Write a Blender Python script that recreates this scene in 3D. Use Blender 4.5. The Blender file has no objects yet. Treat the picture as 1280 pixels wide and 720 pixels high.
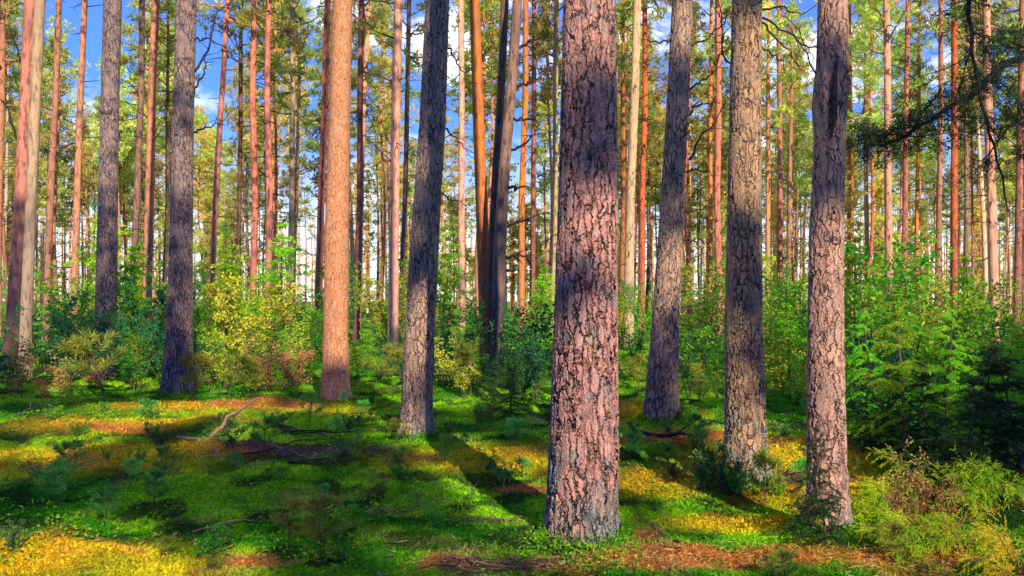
import bpy, math, random
import numpy as np
from mathutils import Vector, Matrix, noise as mnoise

SC = bpy.context.scene
COL = SC.collection
F_PX = 1004.0          # focal length in pixels of a 1280 px wide frame
HOR = 375.0
EYE = 1.6
rng = np.random.default_rng(7)
random.seed(7)

# ------------------------------------------------------------------ helpers
def P(px, py, D):
    return np.array([(px-640)/F_PX*D, D, EYE+(HOR-py)/F_PX*D])

def hash2(ix, iy, s):
    h = (ix*374761393 + iy*668265263 + s*974711) & 0xffffffff
    h = ((h ^ (h >> 13))*1274126177) & 0xffffffff
    return ((h ^ (h >> 16)) & 0xffff)/65535.0

def vnoise(x, y, s=0):
    x = np.asarray(x, float); y = np.asarray(y, float)
    ix = np.floor(x).astype(np.int64); iy = np.floor(y).astype(np.int64)
    fx = x-ix; fy = y-iy
    fx = fx*fx*(3-2*fx); fy = fy*fy*(3-2*fy)
    a = hash2(ix, iy, s); b = hash2(ix+1, iy, s); c = hash2(ix, iy+1, s); d = hash2(ix+1, iy+1, s)
    return (a*(1-fx)+b*fx)*(1-fy)+(c*(1-fx)+d*fx)*fy

def fbm(x, y, s=0, o=4):
    t = 0; a = 1; n = 0
    for k in range(o):
        t = t+a*vnoise(x*2**k, y*2**k, s+k*17); n += a; a *= .5
    return t/n

def sm(x, a, b):
    t = np.clip((x-a)/(b-a), 0, 1)
    return t*t*(3-2*t)

def blob(x, y, cx, cy, rx, ry, rot=0.0, soft=.35):
    c, s = math.cos(rot), math.sin(rot)
    dx = x-cx; dy = y-cy
    u = (dx*c+dy*s)/rx; v = (-dx*s+dy*c)/ry
    return 1-sm(np.sqrt(u*u+v*v), 1-soft, 1+soft)

def gh(x, y):
    x = np.asarray(x, float); y = np.asarray(y, float)
    h = .10*(fbm(x*.28, y*.28, 3, 2)-.5)*2
    near = 1-sm(np.hypot(x, y), 25, 60)
    h = h+near*(.24*(fbm(x*1.3+5, y*1.3, 11, 3)-.5)+.10*(fbm(x*4.2, y*4.2, 21, 3)-.5))
    h = h+.03*blob(x, y, .70, 5.25, .75, .6, 0, .8)          # needle mound round the big pine
    for tx, ty, tr in [(.49, 5.45, .9), (2.16, 5.5, .7), (2.03, 6.98, .7), (1.86, 10, 1), (-1.11, 9.3, 1), (-2.81, 12.8, 1.2), (-5.75, 13.8, 1.2)]:
        k = blob(x, y, tx, ty, tr, tr, 0, .9); h = h*(1-k)+(.0 if ty < 6 else -.04)*k
    for tx, ty, tr in [(2.03, 6.98, .4), (1.86, 10, .45), (-1.11, 9.3, .4), (-2.81, 12.8, .5), (-5.75, 13.8, .5)]: h = h+.06*blob(x, y, tx, ty, tr, tr, 0, .8)
    h = h+.02*blob(x, y, 2.1, 5.45, .5, .45, 0, .8)
    h = h+.10*blob(x, y, 2.0, 9.9, .9, .6, 0, .8)
    h = h+.25*sm(y, 14, 40)-.25*sm(y, 60, 140)
    return h

def GP(px, py):
    """point on flat ground seen at a pixel of the photo"""
    D = EYE*F_PX/max(py-HOR, 8)
    x = (px-640)/F_PX*D
    for _ in range(3):
        D = (EYE-float(gh(x, D)))*F_PX/max(py-HOR, 8); x = (px-640)/F_PX*D
    return np.array([x, D, float(gh(x, D))])

class MB:
    """collects numpy vertex / face blocks and links them as ONE mesh object"""
    def __init__(s):
        s.v = []; s.f3 = []; s.f4 = []; s.m3 = []; s.m4 = []; s.r3 = []; s.r4 = []; s.n = 0
    def add(s, V, F, mat=0, rnd=None):
        V = np.asarray(V, float).reshape(-1, 3); F = np.asarray(F, np.int64)
        r = np.full(len(F), .5) if rnd is None else np.broadcast_to(np.asarray(rnd, float), (len(F),))
        if F.shape[1] == 3: s.f3.append(F+s.n); s.m3.append(np.full(len(F), mat)); s.r3.append(r)
        else: s.f4.append(F+s.n); s.m4.append(np.full(len(F), mat)); s.r4.append(r)
        s.v.append(V); s.n += len(V)
    def mesh(s, name, mats, smooth=False, vcol=None):
        me = bpy.data.meshes.new(name)
        V = np.concatenate(s.v) if s.v else np.zeros((0, 3))
        f3 = np.concatenate(s.f3) if s.f3 else np.zeros((0, 3), np.int64)
        f4 = np.concatenate(s.f4) if s.f4 else np.zeros((0, 4), np.int64)
        me.vertices.add(len(V)); me.vertices.foreach_set('co', V.astype(np.float32).ravel())
        nl = f3.size+f4.size
        me.loops.add(nl)
        me.loops.foreach_set('vertex_index', np.concatenate([f3.ravel(), f4.ravel()]).astype(np.int32))
        me.polygons.add(len(f3)+len(f4))
        st = np.concatenate([np.arange(len(f3))*3, f3.size+np.arange(len(f4))*4]).astype(np.int32)
        me.polygons.foreach_set('loop_start', st)
        mi = np.concatenate((s.m3+s.m4) or [np.zeros(0)]).astype(np.int32)
        me.polygons.foreach_set('material_index', mi)
        me.polygons.foreach_set('use_smooth', np.full(len(mi), bool(smooth)))
        for m in mats: me.materials.append(m)
        a = me.attributes.new('rnd', 'FLOAT', 'FACE')
        a.data.foreach_set('value', np.concatenate((s.r3+s.r4) or [np.zeros(0)]).astype(np.float32))
        if vcol is not None:
            c = me.attributes.new('gcol', 'FLOAT_COLOR', 'POINT')
            cc = np.ones((len(V), 4), np.float32); cc[:, :3] = vcol
            c.data.foreach_set('color', cc.ravel())
        me.update(calc_edges=True)
        return me
    def build(s, name, mats, parent=None, smooth=False, vcol=None):
        return link(name, s.mesh(name, mats if isinstance(mats, (list, tuple)) else [mats], smooth, vcol), parent)

def link(name, data, parent=None, loc=None):
    o = bpy.data.objects.new(name, data); COL.objects.link(o)
    if parent is not None: o.parent = parent
    if loc is not None: o.location = loc
    return o

def tag(o, label=None, cat=None, group=None, kind=None):
    if label: o['label'] = label
    if cat: o['category'] = cat
    if group: o['group'] = group
    if kind: o['kind'] = kind
    return o

def thing(name, loc, rz=0, scale=1.0):
    o = link(name, None, None, tuple(loc)); o.rotation_euler = (0, 0, rz)
    o.scale = (scale,)*3 if not hasattr(scale, '__len__') else scale
    o.empty_display_size = .2
    return o

def dup(root, loc, rz=0, scale=1.0):
    r = root.copy(); COL.objects.link(r); r.location = tuple(loc); r.rotation_euler = (0, 0, rz)
    r.scale = (scale,)*3 if not hasattr(scale, '__len__') else scale
    for ch in KIDS[root.name]:
        c = ch.copy(); COL.objects.link(c); c.parent = r
    return r
KIDS = {}

def tube(mb, pts, rad, n=6, mat=0, rnd=.5, cap=False):
    pts = np.asarray(pts, float); rad = np.broadcast_to(np.asarray(rad, float), (len(pts),))
    T = np.gradient(pts, axis=0); T /= np.linalg.norm(T, axis=1)[:, None]+1e-9
    ref = np.array([0, 0, 1.0]) if abs(T[:, 2]).mean() < .8 else np.array([1.0, 0, 0])
    A = np.cross(T, ref); A /= np.linalg.norm(A, axis=1)[:, None]+1e-9
    B = np.cross(T, A)
    th = np.arange(n)/n*2*math.pi
    V = pts[:, None]+rad[:, None, None]*(A[:, None]*np.cos(th)[None, :, None]+B[:, None]*np.sin(th)[None, :, None])
    k = len(pts)
    i = np.arange(k-1)[:, None]*n; j = np.arange(n)[None]; j2 = (j+1) % n
    F = np.stack([i+j, i+j2, i+n+j2, i+n+j], -1).reshape(-1, 4)
    mb.add(V.reshape(-1, 3), F, mat, rnd)

def quads(mb, C, D, W, L, Wd, mat=0, rnd=None, tri=False):
    """leaf shapes: base C, direction D, side W, length L, width Wd (arrays)"""
    C = np.asarray(C); L = np.broadcast_to(L, (len(C),))[:, None]; Wd = np.broadcast_to(Wd, (len(C),))[:, None]
    D = D/(np.linalg.norm(D, axis=1)[:, None]+1e-9)
    W = W-D*(W*D).sum(1)[:, None]; W = W/(np.linalg.norm(W, axis=1)[:, None]+1e-9)
    N = len(C)
    if tri:
        V = np.stack([C-W*Wd*.5, C+W*Wd*.5, C+D*L], 1)
        F = np.arange(N*3).reshape(-1, 3)
    else:
        V = np.stack([C, C+D*L*.5-W*Wd*.5, C+D*L, C+D*L*.5+W*Wd*.5], 1)
        F = np.arange(N*4).reshape(-1, 4)
    mb.add(V.reshape(-1, 3), F, mat, rnd)

def rdir(n, r=rng):
    v = r.normal(size=(n, 3)); return v/np.linalg.norm(v, axis=1)[:, None]

def wander(p0, d0, L, n, bend=.25, grav=0.0, r=rng):
    p = np.array(p0, float); d = np.array(d0, float); d /= np.linalg.norm(d)
    out = [p.copy()]
    for _ in range(n):
        d = d+r.normal(size=3)*bend*.5+np.array([0, 0, grav]); d /= np.linalg.norm(d)
        p = p+d*L/n; out.append(p.copy())
    return np.array(out)

# ------------------------------------------------------------------ materials
def newmat(name):
    m = bpy.data.materials.new(name); m.use_nodes = True
    nt = m.node_tree; nt.nodes.clear()
    return m, nt
def N(nt, t, **k):
    n = nt.nodes.new(t)
    for a, b in k.items():
        if a.startswith('i_'):
            key = a[2:]; key = int(key) if key.isdigit() else key.replace('_', ' ')
            n.inputs[key].default_value = b
        else: setattr(n, a, b)
    return n
def ramp(nt, stops, fac, interp='LINEAR'):
    r = nt.nodes.new('ShaderNodeValToRGB'); r.color_ramp.interpolation = interp
    e = r.color_ramp.elements
    while len(e) < len(stops): e.new(.5)
    for k, (p, c) in enumerate(stops):
        e[k].position = p; e[k].color = (*c, 1) if len(c) == 3 else c
    nt.links.new(fac, r.inputs[0]); return r.outputs[0]
def math_(nt, op, a, b=None, clamp=False):
    n = nt.nodes.new('ShaderNodeMath'); n.operation = op; n.use_clamp = clamp
    for k, v in enumerate((a, b)):
        if v is None: continue
        if isinstance(v, (int, float)): n.inputs[k].default_value = v
        else: nt.links.new(v, n.inputs[k])
    return n.outputs[0]
def mixc(nt, fac, a, b, mode='MIX'):
    n = nt.nodes.new('ShaderNodeMix'); n.data_type = 'RGBA'; n.blend_type = mode
    for s, v in ((0, fac), (6, a), (7, b)):
        if isinstance(v, (int, float)): n.inputs[s].default_value = v
        elif isinstance(v, tuple): n.inputs[s].default_value = (*v, 1)
        else: nt.links.new(v, n.inputs[s])
    return n.outputs[2]
def maprange(nt, v, a, b, c=0, d=1):
    n = nt.nodes.new('ShaderNodeMapRange'); n.interpolation_type = 'SMOOTHSTEP'
    nt.links.new(v, n.inputs[0])
    for k, x in enumerate((a, b, c, d)): n.inputs[k+1].default_value = x
    return n.outputs[0]

def leafmat(name, c0, c1, c2, transl=.35, rough=.6, objvar=.25):
    """foliage: per-leaf random colour between three tones, some light passing through"""
    m, nt = newmat(name)
    at = N(nt, 'ShaderNodeAttribute', attribute_name='rnd')
    oi = N(nt, 'ShaderNodeObjectInfo')
    col = ramp(nt, [(0, c0), (.5, c1), (1, c2)], at.outputs['Fac'])
    hs = N(nt, 'ShaderNodeHueSaturation')
    nt.links.new(col, hs.inputs['Color'])
    nt.links.new(maprange(nt, oi.outputs['Random'], 0, 1, 1-objvar, 1+objvar), hs.inputs['Value'])
    nt.links.new(math_(nt, 'ADD', math_(nt, 'MULTIPLY', math_(nt, 'FRACT', math_(nt, 'MULTIPLY', oi.outputs['Random'], 7.3)), .06*objvar*4), .5-.03*objvar*4), hs.inputs['Hue'])
    b = N(nt, 'ShaderNodeBsdfPrincipled', i_Roughness=rough)
    b.inputs['Specular IOR Level'].default_value = .25
    t = N(nt, 'ShaderNodeBsdfTranslucent')
    nt.links.new(hs.outputs[0], b.inputs['Base Color']); nt.links.new(hs.outputs[0], t.inputs['Color'])
    mx = N(nt, 'ShaderNodeMixShader'); mx.inputs[0].default_value = transl
    nt.links.new(b.outputs[0], mx.inputs[1]); nt.links.new(t.outputs[0], mx.inputs[2])
    o = N(nt, 'ShaderNodeOutputMaterial'); nt.links.new(mx.outputs[0], o.inputs[0])
    return m

def barkmat(name, plate_a, plate_b, crack, scale=9, zs=.3, depth=.02, lichen=.5, lich_top=1.2, edge=.16, lich_col=(.36, .42, .33)):
    """furrowed pine bark: tall plates parted by dark cracks (real displacement), lichen towards the foot"""
    m, nt = newmat(name); L = nt.links.new
    tc = N(nt, 'ShaderNodeTexCoord')
    nz = N(nt, 'ShaderNodeTexNoise', i_Scale=4.5, i_Detail=3.0)
    L(tc.outputs['Object'], nz.inputs['Vector'])
    sb = N(nt, 'ShaderNodeVectorMath', operation='SUBTRACT'); L(nz.outputs['Color'], sb.inputs[0]); sb.inputs[1].default_value = (.5, .5, .5)
    ml = N(nt, 'ShaderNodeVectorMath', operation='MULTIPLY'); L(sb.outputs[0], ml.inputs[0]); ml.inputs[1].default_value = (.09, .09, .30)
    ad = N(nt, 'ShaderNodeVectorMath', operation='ADD'); L(tc.outputs['Object'], ad.inputs[0]); L(ml.outputs[0], ad.inputs[1])
    nzb = N(nt, 'ShaderNodeTexNoise', i_Scale=26.0, i_Detail=3.0); L(tc.outputs['Object'], nzb.inputs['Vector'])
    sb2 = N(nt, 'ShaderNodeVectorMath', operation='SUBTRACT'); L(nzb.outputs['Color'], sb2.inputs[0]); sb2.inputs[1].default_value = (.5, .5, .5)
    ml2 = N(nt, 'ShaderNodeVectorMath', operation='MULTIPLY'); L(sb2.outputs[0], ml2.inputs[0]); ml2.inputs[1].default_value = (.042, .042, .13)
    ad2 = N(nt, 'ShaderNodeVectorMath', operation='ADD'); L(ad.outputs[0], ad2.inputs[0]); L(ml2.outputs[0], ad2.inputs[1]); ad = ad2
    mp = N(nt, 'ShaderNodeMapping'); L(ad.outputs[0], mp.inputs[0]); mp.inputs['Scale'].default_value = (1, 1, zs)
    v1 = N(nt, 'ShaderNodeTexVoronoi', feature='DISTANCE_TO_EDGE', i_Scale=scale); L(mp.outputs[0], v1.inputs['Vector'])
    mp2 = N(nt, 'ShaderNodeMapping'); L(ad.outputs[0], mp2.inputs[0]); mp2.inputs['Scale'].default_value = (1, 1, zs*1.6)
    v2 = N(nt, 'ShaderNodeTexVoronoi', feature='DISTANCE_TO_EDGE', i_Scale=scale*2.6); L(mp2.outputs[0], v2.inputs['Vector'])
    vc = N(nt, 'ShaderNodeTexVoronoi', i_Scale=scale*2.6); L(mp2.outputs[0], vc.inputs['Vector'])
    n2 = N(nt, 'ShaderNodeTexNoise', i_Scale=38.0, i_Detail=6.0, i_Roughness=.65)
    L(mp.outputs[0], n2.inputs['Vector'])
    p1 = maprange(nt, v1.outputs[0], .0, edge, 0, 1)
    brk = N(nt, 'ShaderNodeTexNoise', i_Scale=9.0, i_Detail=3.0); L(mp.outputs[0], brk.inputs['Vector'])
    p1 = math_(nt, 'MAXIMUM', p1, maprange(nt, brk.outputs[0], .50, .64, 0, .85))      # cracks fade in and out
    p2 = maprange(nt, v2.outputs[0], .0, edge*.9, 0, 1)
    p2 = math_(nt, 'MAXIMUM', p2, maprange(nt, brk.outputs[0], .52, .40, 0, .9))
    sepc = N(nt, 'ShaderNodeSeparateColor'); L(vc.outputs['Color'], sepc.inputs[0])
    h = math_(nt, 'MULTIPLY', p1, .62)
    h = math_(nt, 'ADD', h, math_(nt, 'MULTIPLY', math_(nt, 'MULTIPLY', p2, p1), .26))
    h = math_(nt, 'ADD', h, math_(nt, 'MULTIPLY', sepc.outputs[0], .16))
    h = math_(nt, 'ADD', h, math_(nt, 'MULTIPLY', n2.outputs[0], .34))
    # colours
    sxh = N(nt, 'ShaderNodeSeparateXYZ'); L(tc.outputs['Object'], sxh.inputs[0])
    h = math_(nt, 'MULTIPLY', h, maprange(nt, math_(nt, 'ADD', sxh.outputs['Z'], math_(nt, 'MULTIPLY', nz.outputs[0], 1.2)), .6, 4.5, 1.15, .55))
    n3 = N(nt, 'ShaderNodeTexNoise', i_Scale=7.0, i_Detail=5.0, i_Roughness=.6); L(tc.outputs['Object'], n3.inputs['Vector'])
    pc = mixc(nt, maprange(nt, n3.outputs[0], .35, .65), plate_a, plate_b)
    pc = mixc(nt, math_(nt, 'MULTIPLY', sepc.outputs[1], .35), pc, tuple(x*.45 for x in plate_a))
    pc = mixc(nt, maprange(nt, n2.outputs[0], .36, .50, 0, 1), mixc(nt, .5, pc, (.06, .04, .04)), pc)
    sx = N(nt, 'ShaderNodeSeparateXYZ'); L(tc.outputs['Object'], sx.inputs[0])
    lz = maprange(nt, sx.outputs['Z'], .15, lich_top, 1, .12)
    ln = N(nt, 'ShaderNodeTexNoise', i_Scale=22.0, i_Detail=6.0, i_Roughness=.7); L(mp.outputs[0], ln.inputs['Vector'])
    ln2 = N(nt, 'ShaderNodeTexNoise', i_Scale=3.5, i_Detail=2.0); L(tc.outputs['Object'], ln2.inputs['Vector'])
    lm = math_(nt, 'ADD', math_(nt, 'MULTIPLY', ln.outputs[0], .7), math_(nt, 'MULTIPLY', ln2.outputs[0], .5))
    lm = math_(nt, 'ADD', lm, math_(nt, 'MULTIPLY', lz, .16))
    lm = math_(nt, 'MULTIPLY', maprange(nt, lm, .66, .76), lichen)
    lc = mixc(nt, maprange(nt, n3.outputs[0], .4, .6), lich_col, (lich_col[0]*.6, lich_col[1]*.85, lich_col[2]*.95))
    col = mixc(nt, lm, pc, lc)
    ck = math_(nt, 'MULTIPLY', p1, maprange(nt, v2.outputs[0], 0, edge*.5, .62, 1))
    col = mixc(nt, ck, crack, col)
    b = N(nt, 'ShaderNodeBsdfPrincipled', i_Roughness=.85); b.inputs['Specular IOR Level'].default_value = .2
    L(col, b.inputs['Base Color'])
    o = N(nt, 'ShaderNodeOutputMaterial'); L(b.outputs[0], o.inputs[0])
    dp = N(nt, 'ShaderNodeDisplacement', i_Midlevel=.9, i_Scale=depth); L(h, dp.inputs['Height']); L(dp.outputs[0], o.inputs['Displacement'])
    m.displacement_method = 'BOTH'
    return m

def farbark(name, low, high, z0=2.5, z1=7.0, var=.35):
    m, nt = newmat(name); L = nt.links.new
    tc = N(nt, 'ShaderNodeTexCoord'); oi = N(nt, 'ShaderNodeObjectInfo')
    mp = N(nt, 'ShaderNodeMapping'); L(tc.outputs['Object'], mp.inputs[0]); mp.inputs['Scale'].default_value = (1, 1, .25)
    nz = N(nt, 'ShaderNodeTexNoise', i_Scale=14.0, i_Detail=6.0, i_Roughness=.7); L(mp.outputs[0], nz.inputs['Vector'])
    n2 = N(nt, 'ShaderNodeTexNoise', i_Scale=1.3, i_Detail=3.0); L(tc.outputs['Object'], n2.inputs['Vector'])
    sx = N(nt, 'ShaderNodeSeparateXYZ'); L(tc.outputs['Object'], sx.inputs[0])
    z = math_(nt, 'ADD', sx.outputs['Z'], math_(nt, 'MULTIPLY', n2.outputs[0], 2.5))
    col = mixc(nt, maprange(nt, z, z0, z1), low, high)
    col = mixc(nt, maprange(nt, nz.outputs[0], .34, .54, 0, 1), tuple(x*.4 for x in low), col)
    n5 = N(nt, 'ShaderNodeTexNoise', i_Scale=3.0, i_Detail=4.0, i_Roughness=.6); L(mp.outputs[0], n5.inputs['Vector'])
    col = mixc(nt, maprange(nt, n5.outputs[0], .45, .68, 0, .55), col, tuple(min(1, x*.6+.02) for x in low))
    hs = N(nt, 'ShaderNodeHueSaturation'); L(col, hs.inputs['Color'])
    L(maprange(nt, oi.outputs['Random'], 0, 1, 1-var, 1+var), hs.inputs['Value'])
    L(maprange(nt, math_(nt, 'FRACT', math_(nt, 'MULTIPLY', oi.outputs['Random'], 5.7)), 0, 1, .85, 1.08), hs.inputs['Saturation'])
    b = N(nt, 'ShaderNodeBsdfPrincipled', i_Roughness=.85); b.inputs['Specular IOR Level'].default_value = .2
    L(hs.outputs[0], b.inputs['Base Color'])
    bp = N(nt, 'ShaderNodeBump', i_Strength=.8, i_Distance=.03); L(nz.outputs[0], bp.inputs['Height']); L(bp.outputs[0], b.inputs['Normal'])
    o = N(nt, 'ShaderNodeOutputMaterial'); L(b.outputs[0], o.inputs[0])
    return m

def woodmat(name, a, b_, scale=20):
    m, nt = newmat(name); L = nt.links.new
    tc = N(nt, 'ShaderNodeTexCoord')
    nz = N(nt, 'ShaderNodeTexNoise', i_Scale=float(scale), i_Detail=5.0); L(tc.outputs['Object'], nz.inputs['Vector'])
    col = mixc(nt, maprange(nt, nz.outputs[0], .35, .65), a, b_)
    b = N(nt, 'ShaderNodeBsdfPrincipled', i_Roughness=.8); L(col, b.inputs['Base Color']); b.inputs['Specular IOR Level'].default_value = .2
    bp = N(nt, 'ShaderNodeBump', i_Strength=.6, i_Distance=.01); L(nz.outputs[0], bp.inputs['Height']); L(bp.outputs[0], b.inputs['Normal'])
    o = N(nt, 'ShaderNodeOutputMaterial'); L(b.outputs[0], o.inputs[0])
    return m

def gcolmat(name, transl=0, bump=True):
    m, nt = newmat(name); L = nt.links.new
    at = N(nt, 'ShaderNodeAttribute', attribute_name='gcol')
    tc = N(nt, 'ShaderNodeTexCoord')
    nz = N(nt, 'ShaderNodeTexNoise', i_Scale=30.0, i_Detail=6.0, i_Roughness=.7); L(tc.outputs['Object'], nz.inputs['Vector'])
    rn = N(nt, 'ShaderNodeAttribute', attribute_name='rnd')
    col = mixc(nt, maprange(nt, nz.outputs[0], .35, .6, .55 if bump else .0, 0), at.outputs['Color'], (.015, .015, .004))
    if not bump:
        hs = N(nt, 'ShaderNodeHueSaturation'); L(col, hs.inputs['Color']); L(maprange(nt, rn.outputs['Fac'], 0, 1, .6, 1.35), hs.inputs['Value']); col = hs.outputs[0]
    b = N(nt, 'ShaderNodeBsdfPrincipled', i_Roughness=.9); b.inputs['Specular IOR Level'].default_value = .1
    L(col, b.inputs['Base Color'])
    o = N(nt, 'ShaderNodeOutputMaterial')
    if bump:
        bp = N(nt, 'ShaderNodeBump', i_Strength=.9, i_Distance=.03); L(nz.outputs[0], bp.inputs['Height']); L(bp.outputs[0], b.inputs['Normal'])
    if transl:
        t = N(nt, 'ShaderNodeBsdfTranslucent'); L(col, t.inputs['Color'])
        mx = N(nt, 'ShaderNodeMixShader'); mx.inputs[0].default_value = transl
        L(b.outputs[0], mx.inputs[1]); L(t.outputs[0], mx.inputs[2]); L(mx.outputs[0], o.inputs[0])
    else: L(b.outputs[0], o.inputs[0])
    return m

M = {}
M['bark_big'] = barkmat('bark_big', (.95, .46, .34), (.66, .37, .32), (.05, .03, .035), scale=21, zs=.20, depth=.028, lichen=.7, lich_top=.9, edge=.13)
M['bark_grey'] = barkmat('bark_grey', (.92, .56, .28), (.66, .41, .26), (.05, .035, .045), scale=27, zs=.24, depth=.020, lichen=.6, lich_top=.8, edge=.13)
M['bark_tan'] = barkmat('bark_tan', (.95, .53, .36), (.74, .44, .32), (.06, .035, .035), scale=26, zs=.24, depth=.016, lichen=.4, lich_top=.7, edge=.13)
M['bark_dark'] = barkmat('bark_dark', (.66, .42, .30), (.36, .26, .27), (.04, .028, .04), scale=24, zs=.22, depth=.020, lichen=.4, lich_top=.8, edge=.13)
M['bark_warm'] = barkmat('bark_warm', (.90, .56, .34), (.62, .40, .30), (.04, .03, .045), scale=23, zs=.22, depth=.020, lichen=.4, lich_top=.8, edge=.13)
M['bark_salmon'] = barkmat('bark_salmon', (.98, .38, .15), (.92, .48, .25), (.42, .14, .06), scale=17, zs=.5, depth=.006, lichen=.2, lich_top=1.0, edge=.08)
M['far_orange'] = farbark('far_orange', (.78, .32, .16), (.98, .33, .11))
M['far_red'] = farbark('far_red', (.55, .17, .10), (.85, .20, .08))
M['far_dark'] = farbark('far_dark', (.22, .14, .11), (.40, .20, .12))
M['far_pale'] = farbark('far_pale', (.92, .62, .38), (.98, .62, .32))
M['pine'] = leafmat('pine_needles', (.035, .075, .02), (.12, .16, .03), (.30, .27, .06), .30)
M['cedar_green'] = leafmat('green_scale_foliage', (.14, .44, .02), (.52, .82, .03), (.95, .85, .06), .5)
M['pine_far'] = leafmat('pine_needles_far', (.36, .48, .08), (.80, .78, .16), (.98, .88, .36), .5, objvar=.4)
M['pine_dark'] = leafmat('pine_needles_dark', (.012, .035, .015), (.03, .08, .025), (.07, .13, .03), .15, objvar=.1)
M['leaf'] = leafmat('green_leaves', (.03, .32, .015), (.16, .62, .02), (.56, .88, .04), .5)
M['leaf_yellow'] = leafmat('yellow_leaves', (.36, .62, .02), (.82, .86, .05), (.99, .84, .16), .5)
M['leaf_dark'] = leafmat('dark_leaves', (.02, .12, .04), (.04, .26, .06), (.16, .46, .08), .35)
M['leaf_rust'] = leafmat('rusty_leaves', (.34, .12, .04), (.70, .34, .10), (.90, .62, .26), .4)
M['spruce'] = leafmat('spruce_needles', (.07, .40, .01), (.32, .78, .02), (.74, .95, .06), .5)
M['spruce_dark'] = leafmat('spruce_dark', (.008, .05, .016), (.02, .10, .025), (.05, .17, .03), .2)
M['cedar_gold'] = leafmat('golden_scale_foliage', (.30, .58, .02), (.88, .90, .03), (.99, .80, .08), .5)
M['seedling'] = leafmat('seedling_needles', (.04, .30, .05), (.14, .56, .07), (.42, .74, .14), .4)
M['seedling_yellow'] = leafmat('seedling_yellow', (.10, .20, .02), (.28, .34, .04), (.45, .42, .06), .3)
M['twig'] = woodmat('twig_wood', (.10, .06, .045), (.20, .12, .08))
M['twig_dark'] = woodmat('dead_wood_dark', (.035, .025, .03), (.09, .055, .05))
M['deadwood'] = woodmat('dead_wood_pale', (.42, .26, .14), (.24, .14, .10))
M['litter'] = leafmat('dead_leaves', (.10, .035, .03), (.30, .13, .10), (.50, .34, .32), .1, objvar=0)
M['ground'] = gcolmat('forest_floor')
M['moss'] = gcolmat('moss_tufts', .3, bump=False)

# ------------------------------------------------------------------ sun frame and light map
EL, AZ = math.radians(28), math.radians(19.3)
S = np.array([math.sin(AZ)*math.cos(EL), -math.cos(AZ)*math.cos(EL), math.sin(EL)])
U = np.array([math.cos(AZ), math.sin(AZ), 0]); Vv = np.array([-math.sin(AZ)*math.sin(EL), math.cos(AZ)*math.sin(EL), math.cos(EL)])
RES = .12; U0, U1, V0, V1 = -16., 18., .4, 13.0
nu, nv = int((U1-U0)/RES), int((V1-V0)/RES)
gu, gv = np.meshgrid(U0+(np.arange(nu)+.5)*RES, V0+(np.arange(nv)+.5)*RES, indexing='ij')
dark = (fbm(gu*.9, gv*.9, 55, 3) > .54).astype(float)
dark[gv < 5.2] = 1                                    # forest floor: mostly shade
lockd = np.zeros_like(dark)
def mark(p, r, val):
    p = np.asarray(p, float)
    u, v = p@U, p@Vv
    sel = (gu-u)**2+(gv-v)**2 < r*r
    dark[sel] = val; lockd[sel] = 1
def mark_ground(px0, py0, px1, py1, val, ry):
    a, b = GP(px0, py0), GP(px1, py1)
    n = max(2, int(np.linalg.norm(b-a)/.08))
    for t in np.linspace(0, 1, n): mark(a*(1-t)+b*t, ry, val)

# sunlit bands of the floor (pixel ends, radius in sun-frame metres)
for q in [(-60, 585, 60, 560, .16), (60, 565, 190, 520, .14), (-40, 690, 190, 700, .22), (60, 660, 150, 665, .12), (235, 505, 390, 512, .12),
          (270, 700, 340, 690, .12), (545, 560, 620, 566, .12), (600, 570, 680, 582, .12), (770, 598, 850, 625, .12), (880, 655, 1000, 668, .13),
          (770, 700, 900, 700, .16), (950, 560, 1000, 575, .2), (790, 520, 800, 525, .15), (950, 530, 1010, 530, .2),
          (1090, 700, 1180, 640, .25), (1150, 640, 1240, 690, .25), (30, 540, 110, 525, .10), (480, 700, 560, 690, .08), (640, 690, 700, 700, .08)]:
    mark_ground(*q[:4], 0, q[4])
def mark_box(px0, py0, px1, py1, D, val):
    for px in np.arange(px0, px1, 60/D*2):
        for py in np.arange(py0, py1, 60/D*2): mark(P(px, py, D), .16, val)
mark_box(250, 320, 395, 480, 15, 0); mark_box(60, 430, 130, 470, 14, 0); mark_box(1060, 365, 1250, 465, 7.6, 0); mark_box(1060, 340, 1250, 420, 12, 0); mark_box(1060, 570, 1290, 700, 4.6, 0); mark_box(1070, 560, 1270, 640, 5.6, 0)
mark_box(960, 340, 1010, 490, 13.5, 0); mark_box(860, 340, 900, 480, 13.5, 0); mark_box(250, 300, 395, 480, 17, 0); mark_box(440, 380, 510, 480, 17, 0); mark_box(775, 430, 810, 480, 15, 0); mark_box(440, 430, 500, 480, 15, 0); mark_box(560, 420, 600, 490, 13.5, 0)
for t_ in np.linspace(0, 1, 14): mark(GP(262, 550)*(1-t_)+P(322, 497, 9.2)*t_, .14, 0)
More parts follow.
